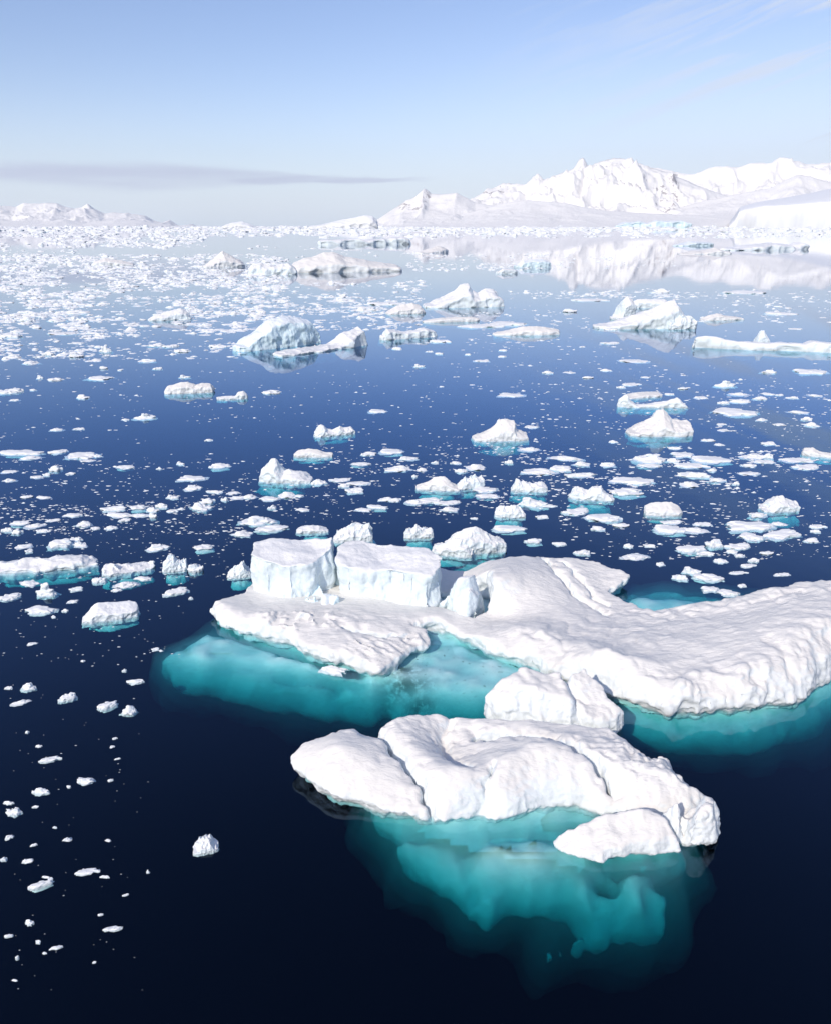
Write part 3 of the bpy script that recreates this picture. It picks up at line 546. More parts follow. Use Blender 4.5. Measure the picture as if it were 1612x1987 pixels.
foot(mb, [(-.5, 1.5, [(410,1200),(560,1262),(740,1310),(830,1245),(900,1250),(1050,1300),(1200,1362),(1300,1385),(1560,1362),(1700,1290),(1780,1200),(1700,1140),(1560,1150),(1400,1180),(1240,1180),(1150,1120),(1000,1100),(900,1120),(700,1120),(500,1130)]),
          (-.6, 2.4, [(297,1262),(345,1238),(398,1212),(440,1215),(560,1255),(740,1310),(745,1345),(600,1318),(450,1292),(340,1288)]),
          (-1.0, 2.4, [(322,1283),(450,1285),(600,1310),(740,1330),(735,1362),(600,1345),(450,1312)]), (-1.9, 2.4, [(380,1300),(560,1330),(740,1350),(735,1388),(620,1374),(500,1345)]),
          (-.65, 2.2, [(690,1300),(830,1225),(900,1235),(1060,1290),(1080,1340),(1000,1390),(900,1385),(820,1372),(700,1350)]), (-1.6, 2.0, [(742,1345),(800,1350),(920,1380),(1000,1395),(920,1405),(820,1398),(760,1385)]),
          (-.6, 2.0, [(1110,1340),(1210,1392),(1300,1408),(1400,1406),(1500,1402),(1600,1372),(1680,1330),(1600,1280),(1300,1340),(1180,1340)]), (-2.0, 2.0, [(1150,1380),(1230,1415),(1350,1425),(1500,1422),(1600,1395),(1660,1360),(1500,1380),(1300,1390)]),
          (-.6, 2.0, [(1180,1152),(1235,1142),(1330,1148),(1400,1158),(1460,1170),(1350,1195),(1240,1195)]), (-2.0, 2.0, [(1190,1142),(1300,1136),(1420,1146),(1480,1160),(1300,1170)])], 0.19, 95, 0.45, fy=lambda a, b: b if b < 1290 else (b-12 if a > 1100 else 1290+(b-1290)*.72))

# ------------------------------------------------------------------ bergs described by their skyline
SHORTS = {1: 'blue fluted tower', 4: 'tongue with a raised point', 6: 'small smooth rounded iceberg', 8: 'wide iceberg with a blunt hump', 10: 'wedge-shaped iceberg', 16: 'long flat-topped ice wall', 18: 'small pyramid iceberg', 20: 'long whaleback iceberg', 22: 'rubbly berg beside the whaleback', 24: 'flat-topped block iceberg', 26: 'far berg with a blue face', 28: 'far dome on the horizon', 30: 'low wedge in the upper-left pack', 32: 'low two-humped iceberg', 34: 'ragged low berg at far right', 36: 'thin bluish slab', 38: 'grooved wedge among left brash', 40: 'small white-blue lump', 42: 'small blocky piece on mirror water', 43: 'low double-peaked berg', 45: 'far berg under the main peak', 46: 'far block with turquoise notch', 47: 'row of far broken blocks', 50: 'pointed lump with rubbly shoulder', 52: 'stump with a square peak', 54: 'broad floe with a back knob', 56: 'thin curved floe', 58: 'smooth floe behind the curved one', 60: 'floe with three knobs', 62: 'large craggy lump', 64: 'folded lump by the craggy one', 66: 'crusty lump behind the blocks', 68: 'two-humped floe with turquoise ring', 70: 'faceted lump at the right', 72: 'long rubble floe at left edge', 74: 'rubbly floe with a horn', 76: 'upright notched lump', 78: 'rough lump by the blocks', 80: 'grey-white pointed slab', 82: 'lone hollowed lump', 84: 'long slab right of centre', 86: 'lumpy floe with a pale cliff', 88: 'thin slab below the humped berg', 90: 'low slab above the ice wall', 92: 'thick two-lobed floe at left', 94: 'floe with a round knob', 96: 'low round-backed floe', 98: 'ladle-shaped floe', 100: 'domed floe with a tongue', 102: 'knobbly reflected floe', 104: 'rough floe with shallows both ends', 106: 'crown-like lump', 108: 'rough oval floe', 110: 'thin crusty floe', 112: 'oval floe with a dimple'}
ALLB = []
def skyberg(name, label, cat, pts, yl, yr, D, f0=0.3, rf=0.5, back=0.35, mat=None, amp=0.10, cells=120, fluted=0.0, ft=None, extra=(), seed=0, group='icebergs', foot_s=1.0, parent=None, pname=None, lump=0.0):
    fac = mat is not None and mat is not SNOW
    """pts: skyline (px, py); yl, yr: waterline rows at both ends; D: depth as a share of the width"""
    mat = mat or SNOW
    x0, x1 = pts[0][0], pts[-1][0]
    A = P(x0, yl)[:2]; B = P(x1, yr)[:2]; Wd = np.hypot(*(B-A)); u_ = (B-A)/Wd; v_ = np.array((-u_[1], u_[0]))
    if v_[1] < 0: v_ = -v_
    Dp = D*Wd; mid = (A+B)/2
    us = []; hs = []
    for (a, b) in pts:
        # the ray's ground track meets the ridge line A + s*u + rf*Dp*v
        dx = (a-CX)/FOC; yv = (CY-b)/FOC; dyy = math.cos(PITCH)+yv*math.sin(PITCH); dzz = -math.sin(PITCH)+yv*math.cos(PITCH)
        o_ = A+v_*rf*Dp; Mx = np.array([[dx, -u_[0]], [dyy, -u_[1]]]); t, s = np.linalg.solve(Mx, o_)
        us.append(s); hs.append(max(CAM_H+t*dzz, 0.02*Wd))
    hm = max(hs); r = Wd/cells
    x, y, z = np.arange(-0.12*Wd, 1.12*Wd, r), np.arange(-0.15*Wd, Dp+0.15*Wd, r), np.arange(-0.10*Wd-2*r, hm*1.15+3*r, r*0.85)
    if len(z) < 14: z = np.linspace(z[0], z[-1], 14)
    U, V2 = np.meshgrid(x, y, indexing='ij'); q = 6.0/Wd
    Uw = U+0.03*Wd*fbm(U*q, V2*q, .3, seed+1, 3); 
    h = np.interp(Uw, us, hs); v = V2/Dp
    pr = np.where(v < rf, f0+(1-f0)*np.clip(v/rf, 0, 1)**0.8, 1-(1-back)*np.clip((v-rf)/(1-rf), 0, 1)**1.2)
    H = h*pr+hm*amp*fbm(U*q, V2*q, .5, seed, 3)*np.clip(v*4, 0, 1)*0.7+lump*1.3*hm*(ridged(U*q*.8, V2*q*.8, .5, seed+8, 2)-0.8)*.6
    H = np.maximum(H, 0.10*hm)
    e = np.clip(np.minimum(U, Wd-U)/(0.28*Wd), 0, 1); half = Dp*0.5*np.sqrt(np.clip(1-(1-e)**2*0.85, 0.02, 1))
    cv = Dp*0.5-(Dp*0.5-half)*0.6
    d = np.maximum(np.abs(V2-cv)-half, np.maximum(-U, U-Wd))
    d = d+0.032*Wd*fbm(U*q*0.6, V2*q*0.6, .9, seed+4, 3)+0.022*Wd
    Z3 = z[None, None, :]; d3 = d[:, :, None]+0.5*np.maximum(min(0.012*Wd, .1)-np.abs(Z3), 0)-0.10*np.maximum(hm-Z3, 0)*(f0 > 0.6)
    F = smax(Z3-H[:, :, None], d3, 0.025*Wd); F = np.maximum(F, -0.10*Wd-Z3)
    Vv, Q = snet(F, x, y, z)
    def dp(V, n):
        a, b, c_ = (V*q*1.6).T; st = 1-np.clip(n[:, 2], 0, 1)
        return Wd*0.5*(0.016*(0.25+st)*fbm(a, b, c_, seed, 2)-fluted*0.7*st*np.abs(fbm(a*2.2, b*2.2, c_*0.5, seed+5, 3))+0.003*fbm(a*3, b*3, c_*3, seed+7, 3)+facet(V*q*(1, 1, .8), 1.5, .022+.014*(lump > 0)+.012*fac, seed)*(.2+st))
    Vv = displace(Vv, Q, dp, 2)
    def to_w(V): return np.stack([A[0]+V[:, 0]*u_[0]+V[:, 1]*v_[0], A[1]+V[:, 0]*u_[1]+V[:, 1]*v_[1], V[:, 2]], 1)
    Wv = to_w(Vv)
    if u_[0]*v_[1]-u_[1]*v_[0] < 0: Q = Q[:, ::-1]
    loc = np.array((*(mid+v_*Dp/2), 0.0)) if parent is None else np.array(parent.location)
    o = link(pname or name, mesh_np(name, Wv-loc, Q), mat, parent)
    if parent is None:
        o.location = loc; tag(o, label, cat, group)
        ALLB.append(((x0+x1)/2, (yl+yr)/2, x1-x0, SHORTS[seed]))
    if ft:   # submerged part: (spread, depth m, shift u, shift v)
        sp_, dep, su, sv = ft; dep *= .45; sv *= .3; rr = Wd/46
        x, y, z = np.arange(-0.9*Wd, 1.9*Wd, rr*1.2), np.arange(-0.9*Wd, Dp+0.9*Wd, rr*1.2), np.arange(-dep*1.3-1, 0.1, max(rr*.8, dep/24))
        U, V2 = np.meshgrid(x, y, indexing='ij')
        ru = Wd*(0.43+sp_*.35); rv = Dp*0.41+Wd*sp_*.28
        rr_ = np.sqrt(((U-Wd*(.5+su))/ru)**2+((V2-Dp*.5-Wd*sv)/rv)**2)+0.25*fbm(U*q*.5, V2*q*.5, .1, seed+60, 3)
        H = -0.22-dep*0.10-dep*np.clip(rr_-0.25, 0, 2)**3*2.6+0.15*dep*fbm(U*q, V2*q, .1, seed+66, 3); H = np.minimum(H, -0.15)
        F = np.maximum(z[None, None, :]-H[:, :, None], -dep*1.3-z[None, None, :])
        Vf, Qf = snet(F, x, y, z); Wf = to_w(Vf)
        if u_[0]*v_[1]-u_[1]*v_[0] < 0: Qf = Qf[:, ::-1]
        link('submerged_foot', mesh_np('submerged_foot', Wf-loc, Qf), SUB, o)
    return o
I = 'iceberg'
skyberg('iceberg', 'pale blue fluted ice tower mirrored in calm water, beside a low white tongue', I, [(470,668),(478,656),(500,641),(513,626),(528,618),(545,613),(575,614),(592,618),(600,630),(612,650),(622,668)], 684, 666, .36, .80, .45, .6, BLUEICE, .05, 150, .014, (.14, 4, -.05, 0), seed=1)
skyberg('iceberg', 'low knobbly ice tongue rising to a sharp point, right beside the blue tower', I, [(552,694),(600,683),(640,670),(656,662),(665,648),(685,637),(700,630),(708,627),(716,634),(720,650),(726,668)], 695, 670, .32, .5, .5, .3, ICE, .08, 150, .006, None, seed=4, lump=.12)
skyberg('iceberg', 'small smooth rounded iceberg just left of the larger snow-topped one with the hump', I, [(751,606),(770,593),(790,590),(800,587),(814,592),(822,600),(829,608)], 611, 609, .6, .35, .45, .4, SNOW, .06, seed=6)
skyberg('iceberg', 'wide white iceberg with a blunt hump on top and a blue shaded right end', I, [(824,598),(838,588),(860,574),(880,564),(890,552),(905,550),(912,564),(925,568),(940,560),(958,561),(966,572),(980,578),(980,590)], 599, 596, .5, .4, .5, .5, ICE, .08, 140, .006, seed=8)
r1 = skyberg('iceberg', 'iceberg like a tilted ramp with a white tooth behind it, right of centre', I, [(1155,635),(1185,626),(1215,617),(1240,606),(1270,595),(1290,586),(1308,583),(1316,598),(1326,612),(1340,622),(1352,630)], 640, 638, .38, .45, .45, .5, ICE, .07, 150, .012, (.12, 4, 0, 0), seed=10)
skyberg('ice_tooth', '', I, [(1196,622),(1203,600),(1208,582),(1217,575),(1226,580),(1232,592),(1236,605)], 622, 620, .8, .6, .4, .5, ICE, .05, 70, .01, seed=12, parent=r1, pname='ice_tooth')
skyberg('ice_ledge', '', I, [(1215,590),(1235,580),(1262,580),(1290,581),(1300,590)], 598, 598, .35, .4, .5, .5, ICE, .05, 70, .01, seed=13, parent=r1, pname='ice_ledge')
skyberg('rubble_heap', '', I, [(1300,620),(1318,612),(1335,612),(1350,622),(1356,634)], 640, 638, .7, .5, .5, .5, ICE, .2, 70, .01, seed=14, parent=r1, pname='rubble_heap', lump=.3)
r2 = skyberg('iceberg', 'long flat white ice wall topped by a small tooth, cut by the right edge', I, [(1338,664),(1345,653),(1365,651),(1390,655),(1430,661),(1470,664),(1520,664),(1560,668),(1580,662),(1612,664),(1660,668),(1720,664),(1770,672)], 676, 690, .12, .9, .4, .8, ICE, .07, 240, .006, (.05, 4, 0, 0), seed=16)
skyberg('ice_tooth', '', I, [(1464,664),(1470,650),(1476,640),(1482,641),(1488,652),(1494,664)], 672, 672, .8, .5, .4, .5, ICE, .05, 60, .0, seed=17, parent=r2, pname='ice_tooth')
skyberg('iceberg', 'small pyramid iceberg with a pointed top, alone left of the long white hump', I, [(395,517),(408,505),(420,496),(433,488),(443,493),(452,497),(466,503),(480,517)], 520, 518, .5, .3, .5, .4, SNOW, .08, seed=18)
skyberg('iceberg', 'long low white whaleback iceberg with a thin dark waterline, upper left of centre', I, [(560,520),(575,508),(590,501),(610,496),(630,490),(645,488),(655,491),(668,497),(690,500),(720,505),(745,509),(765,512),(788,526)], 531, 527, .4, .35, .5, .5, SNOW, .05, 150, seed=20)
skyberg('iceberg', 'low rubbly white iceberg joined against the left end of the long whaleback', I, [(478,524),(490,512),(505,508),(520,514),(540,512),(560,510),(575,520),(580,530)], 534, 533, .4, .4, .5, .5, ICE, .15, 100, seed=22, lump=.1)
skyberg('iceberg', 'flat-topped block iceberg with sheer white sides, behind the long whaleback', I, [(622,467),(630,465),(650,465),(675,463),(690,463),(702,468),(712,466),(730,464),(755,462),(775,460),(790,462),(800,466)], 476, 474, .3, .92, .4, .9, ICE, .05, 140, .006, seed=24)
skyberg('iceberg', 'far iceberg sloping up to a blue shaded right face, left of the mountains', I, [(596,441),(630,434),(655,428),(690,422),(712,417),(722,419),(730,430),(735,440)], 443, 443, .5, .3, .4, .5, FARSNOW, .03, 120, seed=26)
skyberg('iceberg', 'far low white dome of ice on the horizon between the two mountain ranges', I, [(427,442),(440,435),(455,431),(470,430),(485,434),(497,441)], 443, 443, .6, .3, .5, .4, FARSNOW, .05, 90, seed=28)
skyberg('iceberg', 'low white iceberg in the upper left pack ice, with a smooth left wedge', I, [(175,514),(190,505),(205,500),(222,503),(240,507),(262,512)], 516, 515, .4, .4, .5, .4, SNOW, .1, 90, seed=30)
skyberg('iceberg', 'low white iceberg with two gentle humps and a thin dark waterline, far right water', I, [(1325,493),(1345,486),(1358,488),(1385,480),(1400,486),(1425,493)], 494, 493, .4, .35, .5, .5, SNOW, .05, 90, seed=32)
skyberg('iceberg', 'long ragged low iceberg with teal waterline, furthest right of the distant low bergs', I, [(1420,486),(1440,476),(1470,473),(1490,470),(1515,473),(1525,480),(1545,469),(1562,473),(1570,480),(1582,484)], 487, 484, .3, .6, .5, .5, ICE, .08, 130, seed=34)
skyberg('iceberg', 'thin bluish slab of ice behind the low two-humped iceberg', I, [(1320,474),(1335,468),(1355,469),(1380,470),(1390,476)], 478, 477, .4, .6, .5, .5, BLUEICE, .08, 70, seed=36)
skyberg('iceberg', 'white wedge iceberg with a grooved top among dense brash on the left', I, [(288,622),(300,612),(318,606),(340,600),(352,597),(362,603),(368,612),(376,616)], 624, 620, .45, .35, .5, .4, ICE, .06, 100, .006, seed=38)
skyberg('iceberg', 'small white-blue ice lump, right of the flat-topped block on the mirror water', I, [(1003,514),(1012,506),(1030,504),(1050,503),(1064,507),(1072,514)], 520, 519, .45, .7, .5, .5, BLUEICE, .08, 80, seed=40)
skyberg('iceberg', 'small blocky white piece below the blue-white lump on open mirror water', I, [(965,527),(975,521),(995,522),(1006,526)], 532, 531, .4, .7, .5, .5, ICE, .08, 60, seed=42)
skyberg('iceberg', 'low double-peaked white iceberg at the left edge of the mountain reflections', I, [(822,490),(835,482),(850,477),(862,480),(875,487)], 492, 490, .5, .3, .5, .5, SNOW, .1, 60, seed=43)
skyberg('iceberg', 'small far berg with a shaded blue front below the main peak', I, [(1078,434),(1088,424),(1096,416),(1104,420),(1120,415),(1135,428),(1150,434)], 440, 440, .5, .6, .5, .5, BLUEICE, .1, 90, .01, seed=45, lump=.15)
skyberg('iceberg', 'far flat ice block with a tiny turquoise notch below the foothills', I, [(985,433),(995,429),(1020,430),(1032,427),(1040,434)], 440, 440, .5, .85, .5, .8, BLUEICE, .05, 80, .01, seed=46)
skyberg('iceberg', 'row of far broken ice blocks with blue shaded gaps below the glacier slopes', I, [(1196,436),(1210,430),(1222,432),(1240,428),(1255,434),(1272,427),(1290,430),(1320,428),(1336,432),(1345,438)], 441, 441, .25, .85, .5, .8, BLUEICE, .12, 150, .012, seed=47)
G2 = 'large ice floes'
skyberg('ice_floe', 'pointed white ice lump with rubbly right shoulder and turquoise foot on its left', 'ice floe', [(498,928),(506,914),(518,900),(527,891),(536,890),(545,903),(552,914),(562,912),(578,915),(592,922),(604,935)], 936, 940, .5, .35, .45, .4, ICE, .12, 110, .01, (.16, 2.2, -.12, -.05), seed=50, group=G2)
skyberg('ice_floe', 'white ice stump with a square peak, pale turquoise skirt and smaller lump at right', 'ice floe', [(916,852),(930,843),(945,835),(958,826),(968,814),(982,812),(996,815),(1000,832),(1012,838),(1022,842),(1030,850)], 858, 856, .5, .3, .5, .35, SNOW, .1, 110, .006, (.2, 2.5, .1, -.05), seed=52, group=G2)
skyberg('ice_floe', 'broad flat floe with a snow knob at its back and rubbly left edge', 'ice floe', [(1221,836),(1235,824),(1252,815),(1265,810),(1272,797),(1284,794),(1294,800),(1300,812),(1325,815),(1340,816),(1348,828),(1351,840)], 848, 848, .55, .25, .6, .35, SNOW, .08, 120, .004, (.1, 2.2, 0, -.08), seed=54, group=G2)
skyberg('ice_floe', 'thin curved floe with a small sharp peak at its left end', 'ice floe', [(1193,784),(1200,773),(1208,767),(1215,765),(1222,776),(1236,785),(1270,781),(1295,777),(1313,771),(1326,780),(1336,790)], 791, 793, .22, .4, .5, .3, ICE, .1, 120, .004, (.06, 1.5, 0, 0), seed=56, group=G2)
skyberg('ice_floe', 'flat smooth floe directly behind the thin curved floe with the sharp peak', 'ice floe', [(1218,768),(1232,762),(1255,760),(1275,760),(1288,764)], 775, 770, .5, .4, .5, .4, SNOW, .08, 70, seed=58, group=G2)
skyberg('ice_floe', 'lumpy floe with three small knobs reflected below it, alone on dark blue water', 'ice floe', [(612,840),(618,826),(626,823),(636,832),(648,834),(658,827),(668,832),(680,828),(690,834),(694,840)], 850, 842, .4, .4, .5, .4, ICE, .12, 100, .006, (.03, 1.5, 0, 0), seed=60, group=G2, lump=.15)
skyberg('ice_floe', 'large craggy white ice lump close behind the square blocks of the widest iceberg', 'ice floe', [(866,1052),(872,1046),(880,1036),(895,1027),(912,1020),(930,1026),(950,1034),(970,1041),(983,1052),(984,1064)], 1080, 1072, .5, .4, .45, .4, ICE, .10, 130, .012, (.14, 2.6, .12, 0), seed=62, group=G2, lump=.1)
skyberg('ice_floe', 'lower folded ice lump pressed against the left of the large craggy one', 'ice floe', [(834,1062),(845,1055),(862,1052),(880,1046),(895,1044),(908,1052),(916,1064)], 1076, 1084, .5, .4, .5, .4, ICE, .12, 100, .015, (.15, 1.5, -.15, 0.1), seed=64, group=G2, lump=.15)
skyberg('ice_floe', 'crusty white lump with bluish foot on its right, behind the gap between the blocks', 'ice floe', [(645,1045),(655,1032),(670,1024),(688,1016),(702,1019),(716,1015),(722,1024),(726,1040)], 1054, 1052, .65, .35, .5, .4, ICE, .12, 100, .008, (.16, 1.8, .2, 0), seed=66, group=G2, lump=.2)
skyberg('ice_floe', 'broad lumpy floe with two humps, turquoise ring in the water around it', 'ice floe', [(1102,960),(1112,945),(1128,943),(1140,950),(1152,941),(1166,942),(1178,956),(1192,968)], 968, 974, .5, .35, .5, .35, ICE, .12, 100, .006, (.16, 2.2, 0, 0), seed=68, group=G2, lump=.15)
skyberg('ice_floe', 'angular white ice lump with a faceted front and turquoise patch, at the right', 'ice floe', [(1486,984),(1495,972),(1506,963),(1516,962),(1532,970),(1545,974),(1560,980)], 996, 992, .6, .35, .5, .4, ICE, .12, 90, .008, (.2, 2.2, .1, -.1), seed=70, group=G2, lump=.1)
skyberg('ice_floe', 'long rubble-covered floe cut by the left edge, pale turquoise along its front', 'ice floe', [(-30,1094),(0,1094),(20,1089),(45,1084),(60,1085),(90,1083),(120,1078),(140,1076),(160,1077),(175,1086),(194,1094)], 1118, 1100, .3, .35, .5, .35, ICE, .15, 150, .006, (.08, 1.8, 0, -.06), seed=72, group=G2, lump=.3)
skyberg('ice_floe', 'rubbly floe with a thin horn pointing up at its right end', 'ice floe', [(195,1108),(205,1098),(218,1094),(235,1100),(255,1098),(275,1103),(290,1096),(298,1086),(304,1088),(306,1096)], 1122, 1104, .45, .35, .5, .35, ICE, .15, 110, .006, (.12, 1.8, -.05, -.1), seed=74, group=G2, lump=.3)
skyberg('ice_floe', 'upright ice lump with notched top and turquoise foot, left of the ice blocks', 'ice floe', [(314,1102),(320,1088),(330,1077),(337,1076),(345,1086),(352,1088),(362,1084),(364,1096)], 1112, 1108, .7, .4, .5, .4, ICE, .15, 80, .01, (.12, 1.6, .05, -.1), seed=76, group=G2, lump=.2)
skyberg('ice_floe', 'rough ice lump touching the left foot of the square blocks', 'ice floe', [(440,1116),(450,1104),(462,1096),(473,1089),(480,1098),(489,1110)], 1124, 1120, .7, .35, .5, .4, ICE, .15, 80, .01, (.12, 1.5, .05, 0), seed=78, group=G2, lump=.2)
skyberg('ice_floe', 'grey-white flat slab with a pointed upper right corner, floating alone on dark water', 'ice floe', [(154,1212),(165,1192),(182,1176),(190,1170),(225,1168),(262,1165),(272,1166)], 1213, 1197, .42, .5, .8, .75, CHUNK, .08, 110, .006, (.05, 1.2, .05, -.05), seed=80, group=G2)
skyberg('ice_floe', 'hollowed white lump with a knobbly top, lone piece in the dark lower left water', 'ice floe', [(374,1655),(382,1640),(388,1630),(396,1624),(408,1620),(416,1632),(425,1640)], 1662, 1652, .8, .35, .55, .4, ICE, .15, 80, .01, None, seed=82, group=G2, lump=.2)
skyberg('ice_floe', 'long flat white slab right of the centre brash, with a straight top', 'ice floe', [(955,648),(985,640),(1010,634),(1040,632),(1070,636),(1092,643)], 652, 650, .3, .3, .5, .4, SNOW, .06, 110, seed=84, group=G2)
skyberg('ice_floe', 'long lumpy floe with a blunt pale left cliff, right of the ice point', 'ice floe', [(745,650),(750,638),(765,640),(785,643),(800,640),(820,635),(838,640),(852,646)], 661, 653, .3, .75, .5, .6, ICE, .1, 110, .004, (.03, 2, 0, 0), seed=86, group=G2)
skyberg('ice_floe', 'thin flat slab lying below the wide humped iceberg', 'ice floe', [(818,624),(850,617),(880,615),(915,614),(938,618)], 627, 624, .25, .6, .5, .5, SNOW, .06, 100, seed=88, group=G2)
skyberg('ice_floe', 'low white slab with a rounded hump, above the long ice wall on the right', 'ice floe', [(1362,618),(1375,611),(1392,608),(1405,612),(1425,614),(1446,617)], 623, 621, .3, .5, .5, .5, SNOW, .08, 90, seed=90, group=G2)
skyberg('ice_floe', 'thick flat two-lobed floe on open blue water at left', 'ice floe', [(315,757),(328,748),(350,742),(365,741),(380,747),(395,742),(410,744),(417,752)], 766, 762, .35, .55, .5, .5, SNOW, .12, 110, .004, (.03, 1.5, 0, 0), seed=92, group=G2)
skyberg('ice_floe', 'flat white floe with a round knob on its right end', 'ice floe', [(420,771),(440,768),(455,768),(463,760),(472,759),(484,768)], 777, 774, .35, .4, .5, .4, ICE, .1, 90, .004, None, seed=94, group=G2)
skyberg('ice_floe', 'low round-backed floe right of the three-knobbed one, smooth on top', 'ice floe', [(567,882),(580,874),(600,870),(615,872),(628,877),(647,879)], 888, 888, .35, .4, .5, .4, SNOW, .1, 90, .004, (.03, 1.2, 0, 0), seed=96, group=G2)
skyberg('ice_floe', 'smooth hooked floe shaped like a ladle, at the right edge', 'ice floe', [(1553,878),(1560,869),(1575,868),(1590,876),(1612,879),(1640,882)], 884, 892, .4, .4, .5, .4, SNOW, .08, 90, .002, (.06, 1.2, 0, 0), seed=98, group=G2)
skyberg('ice_floe', 'domed floe with a tapering left tongue, beside a knobblier one on its right', 'ice floe', [(803,944),(825,937),(840,927),(860,925),(872,932),(885,942),(892,946)], 951, 954, .4, .35, .5, .4, SNOW, .12, 90, .004, (.08, 1.5, -.05, -.05), seed=100, group=G2)
skyberg('ice_floe', 'knobbly floe reflected clearly in the water, right of the domed floe with the tongue', 'ice floe', [(888,942),(896,927),(910,926),(922,920),(938,924),(943,936)], 952, 945, .45, .45, .5, .4, ICE, .15, 80, .006, (.05, 1.5, 0, 0), seed=102, group=G2, lump=.2)
skyberg('ice_floe', 'rough floe with turquoise shallows at both ends, right of the paired floes', 'ice floe', [(990,946),(1000,930),(1015,934),(1035,938),(1050,934),(1064,946)], 954, 956, .5, .35, .5, .4, ICE, .15, 80, .006, (.16, 1.8, 0, 0), seed=104, group=G2, lump=.25)
skyberg('ice_floe', 'rough square lump like a crown with turquoise ice glowing in front of it', 'ice floe', [(784,1036),(788,1026),(800,1026),(808,1018),(818,1025),(835,1024),(843,1036)], 1046, 1044, .55, .45, .5, .5, ICE, .15, 80, .01, (.12, 1.8, 0, -.2), seed=106, group=G2, lump=.25)
skyberg('ice_floe', 'rough oval floe with pale turquoise margins, above and right of the craggy lumps', 'ice floe', [(958,990),(968,982),(985,981),(1005,980),(1015,990),(1020,998)], 1004, 1006, .6, .4, .5, .4, ICE, .15, 80, .006, (.14, 1.6, 0, 0), seed=108, group=G2, lump=.2)
skyberg('ice_floe', 'thin pale floe with a crusty surface, left of the crusty lump behind the blocks', 'ice floe', [(573,1028),(590,1021),(605,1019),(625,1022),(640,1030)], 1036, 1034, .45, .4, .5, .4, ICE, .12, 80, .004, (.08, 1.2, .05, -.05), seed=110, group=G2, lump=.1)
skyberg('ice_floe', 'oval snow floe with a dimpled centre and thin tail on its upper left', 'ice floe', [(1252,980),(1262,975),(1280,974),(1300,974),(1315,982),(1326,992)], 1001, 1002, .55, .3, .55, .35, SNOW, .1, 80, .004, (.08, 1.2, 0, -.05), seed=112, group=G2)

# ------------------------------------------------------------------ smaller pieces, each its own object
def proto(kind, seed, n):
    """an angular broken piece: a union of rough convex blocks"""
    r_ = np.random.default_rng(seed*7+1); x = y = np.linspace(-0.66, 0.66, n); z = np.linspace(-0.30, 0.80, int(n*0.85))
    X3, Y3, Z3 = np.meshgrid(x, y, z, indexing='ij')
    wx = X3+0.05*pn(X3*3.1, Y3*3.1, Z3*3, seed); wy = Y3+0.05*pn(X3*3.1+9, Y3*3.1, Z3*3, seed)
    def block(cx, cy, cz, rx, ry, rz, m=9, up=None):
        a = (wx-cx)/rx; b = (wy-cy)/ry; c_ = (Z3-cz)/rz; d = np.full(X3.shape, -9.0)
        for k in range(m):
            t = 2*math.pi*(k+r_.uniform(-.35, .35))/m; e = r_.uniform(-.25, .55); ce = math.cos(e)
            d = np.maximum(d, (a*math.cos(t)+b*math.sin(t))*ce+c_*math.sin(e)-r_.uniform(.78, 1.05))
        for k in range(3 if up is None else up):
            t = r_.uniform(0, 2*math.pi); e = r_.uniform(1.0, 1.5); d = np.maximum(d, (a*math.cos(t)+b*math.sin(t))*math.cos(e)+c_*math.sin(e)-r_.uniform(.85, 1.0))
        return d*min(rx, ry, rz)
    U = r_.uniform(-.12, .12, 8)
    if kind == 'slab':
        F = block(0, 0, 0, .50, .46, .20, 7); F = smin(F, block(U[0]*2, U[1]*2, .02, .30, .28, .26, 7), .02); 
        for k in range(4):
            t = r_.uniform(0, 6.28); h_ = r_.uniform(.08, .16); F = smin(F, block(.42*math.cos(t), .40*math.sin(t), .03, h_*1.3, h_, h_*1.2, 6), .015)
    elif kind == 'dome':
        F = block(0, 0, -.03, .45, .40, .22, 8); F = smin(F, block(U[0], U[1], .03, .30, .27, .38, 8, 4), .03)
        for k in range(5):
            t = r_.uniform(0, 6.28); h_ = r_.uniform(.07, .14); F = smin(F, block(.40*math.cos(t), .36*math.sin(t), .0, h_*1.2, h_, h_*1.4, 6), .015)
    elif kind == 'rubble':
        F = block(0, 0, -.05, .50, .42, .19, 8)
        for k in range(9):
            t = r_.uniform(0, 6.28); q = r_.uniform(0, .34); h_ = r_.uniform(.09, .20); F = smin(F, block(q*math.cos(t), q*math.sin(t)*.85, .08+.25*(.34-q)*r_.random(), h_*1.1, h_, h_*r_.uniform(.9, 1.7), 6), .015)
    else:
        F = block(0, 0, -.02, .48, .42, .20, 8); F = smin(F, block(U[0]*1.5, U[1], .05, .24, .24, .62, 7), .04); F = smin(F, block(U[2]*2, U[3], .05, .34, .22, .30, 7), .03)
    F = F+0.05*fbm(X3*3.5, Y3*3.5, Z3*3.5, seed, 3)+0.03*np.abs(pn(X3*7, Y3*7, Z3*5, seed+5))+0.10*np.maximum(.05-np.abs(Z3), 0)
    F = np.maximum(F, -0.22-Z3); V, Q = snet(F, x, y, z)
    V = displace(V, Q, lambda V, n_: 0.016*fbm(V[:, 0]*9, V[:, 1]*9, V[:, 2]*9, seed, 2)); return V, Q
KINDS = ['slab', 'dome', 'rubble', 'peak']
HI = {k: [mesh_np('floe_'+k, *proto(k, 11*i+j*5+3, 34)) for j in range(6)] for i, k in enumerate(KINDS)}
LOp = {k: [proto(k, 11*i+j*5+3, 14) for j in range(6)] for i, k in enumerate(KINDS)}
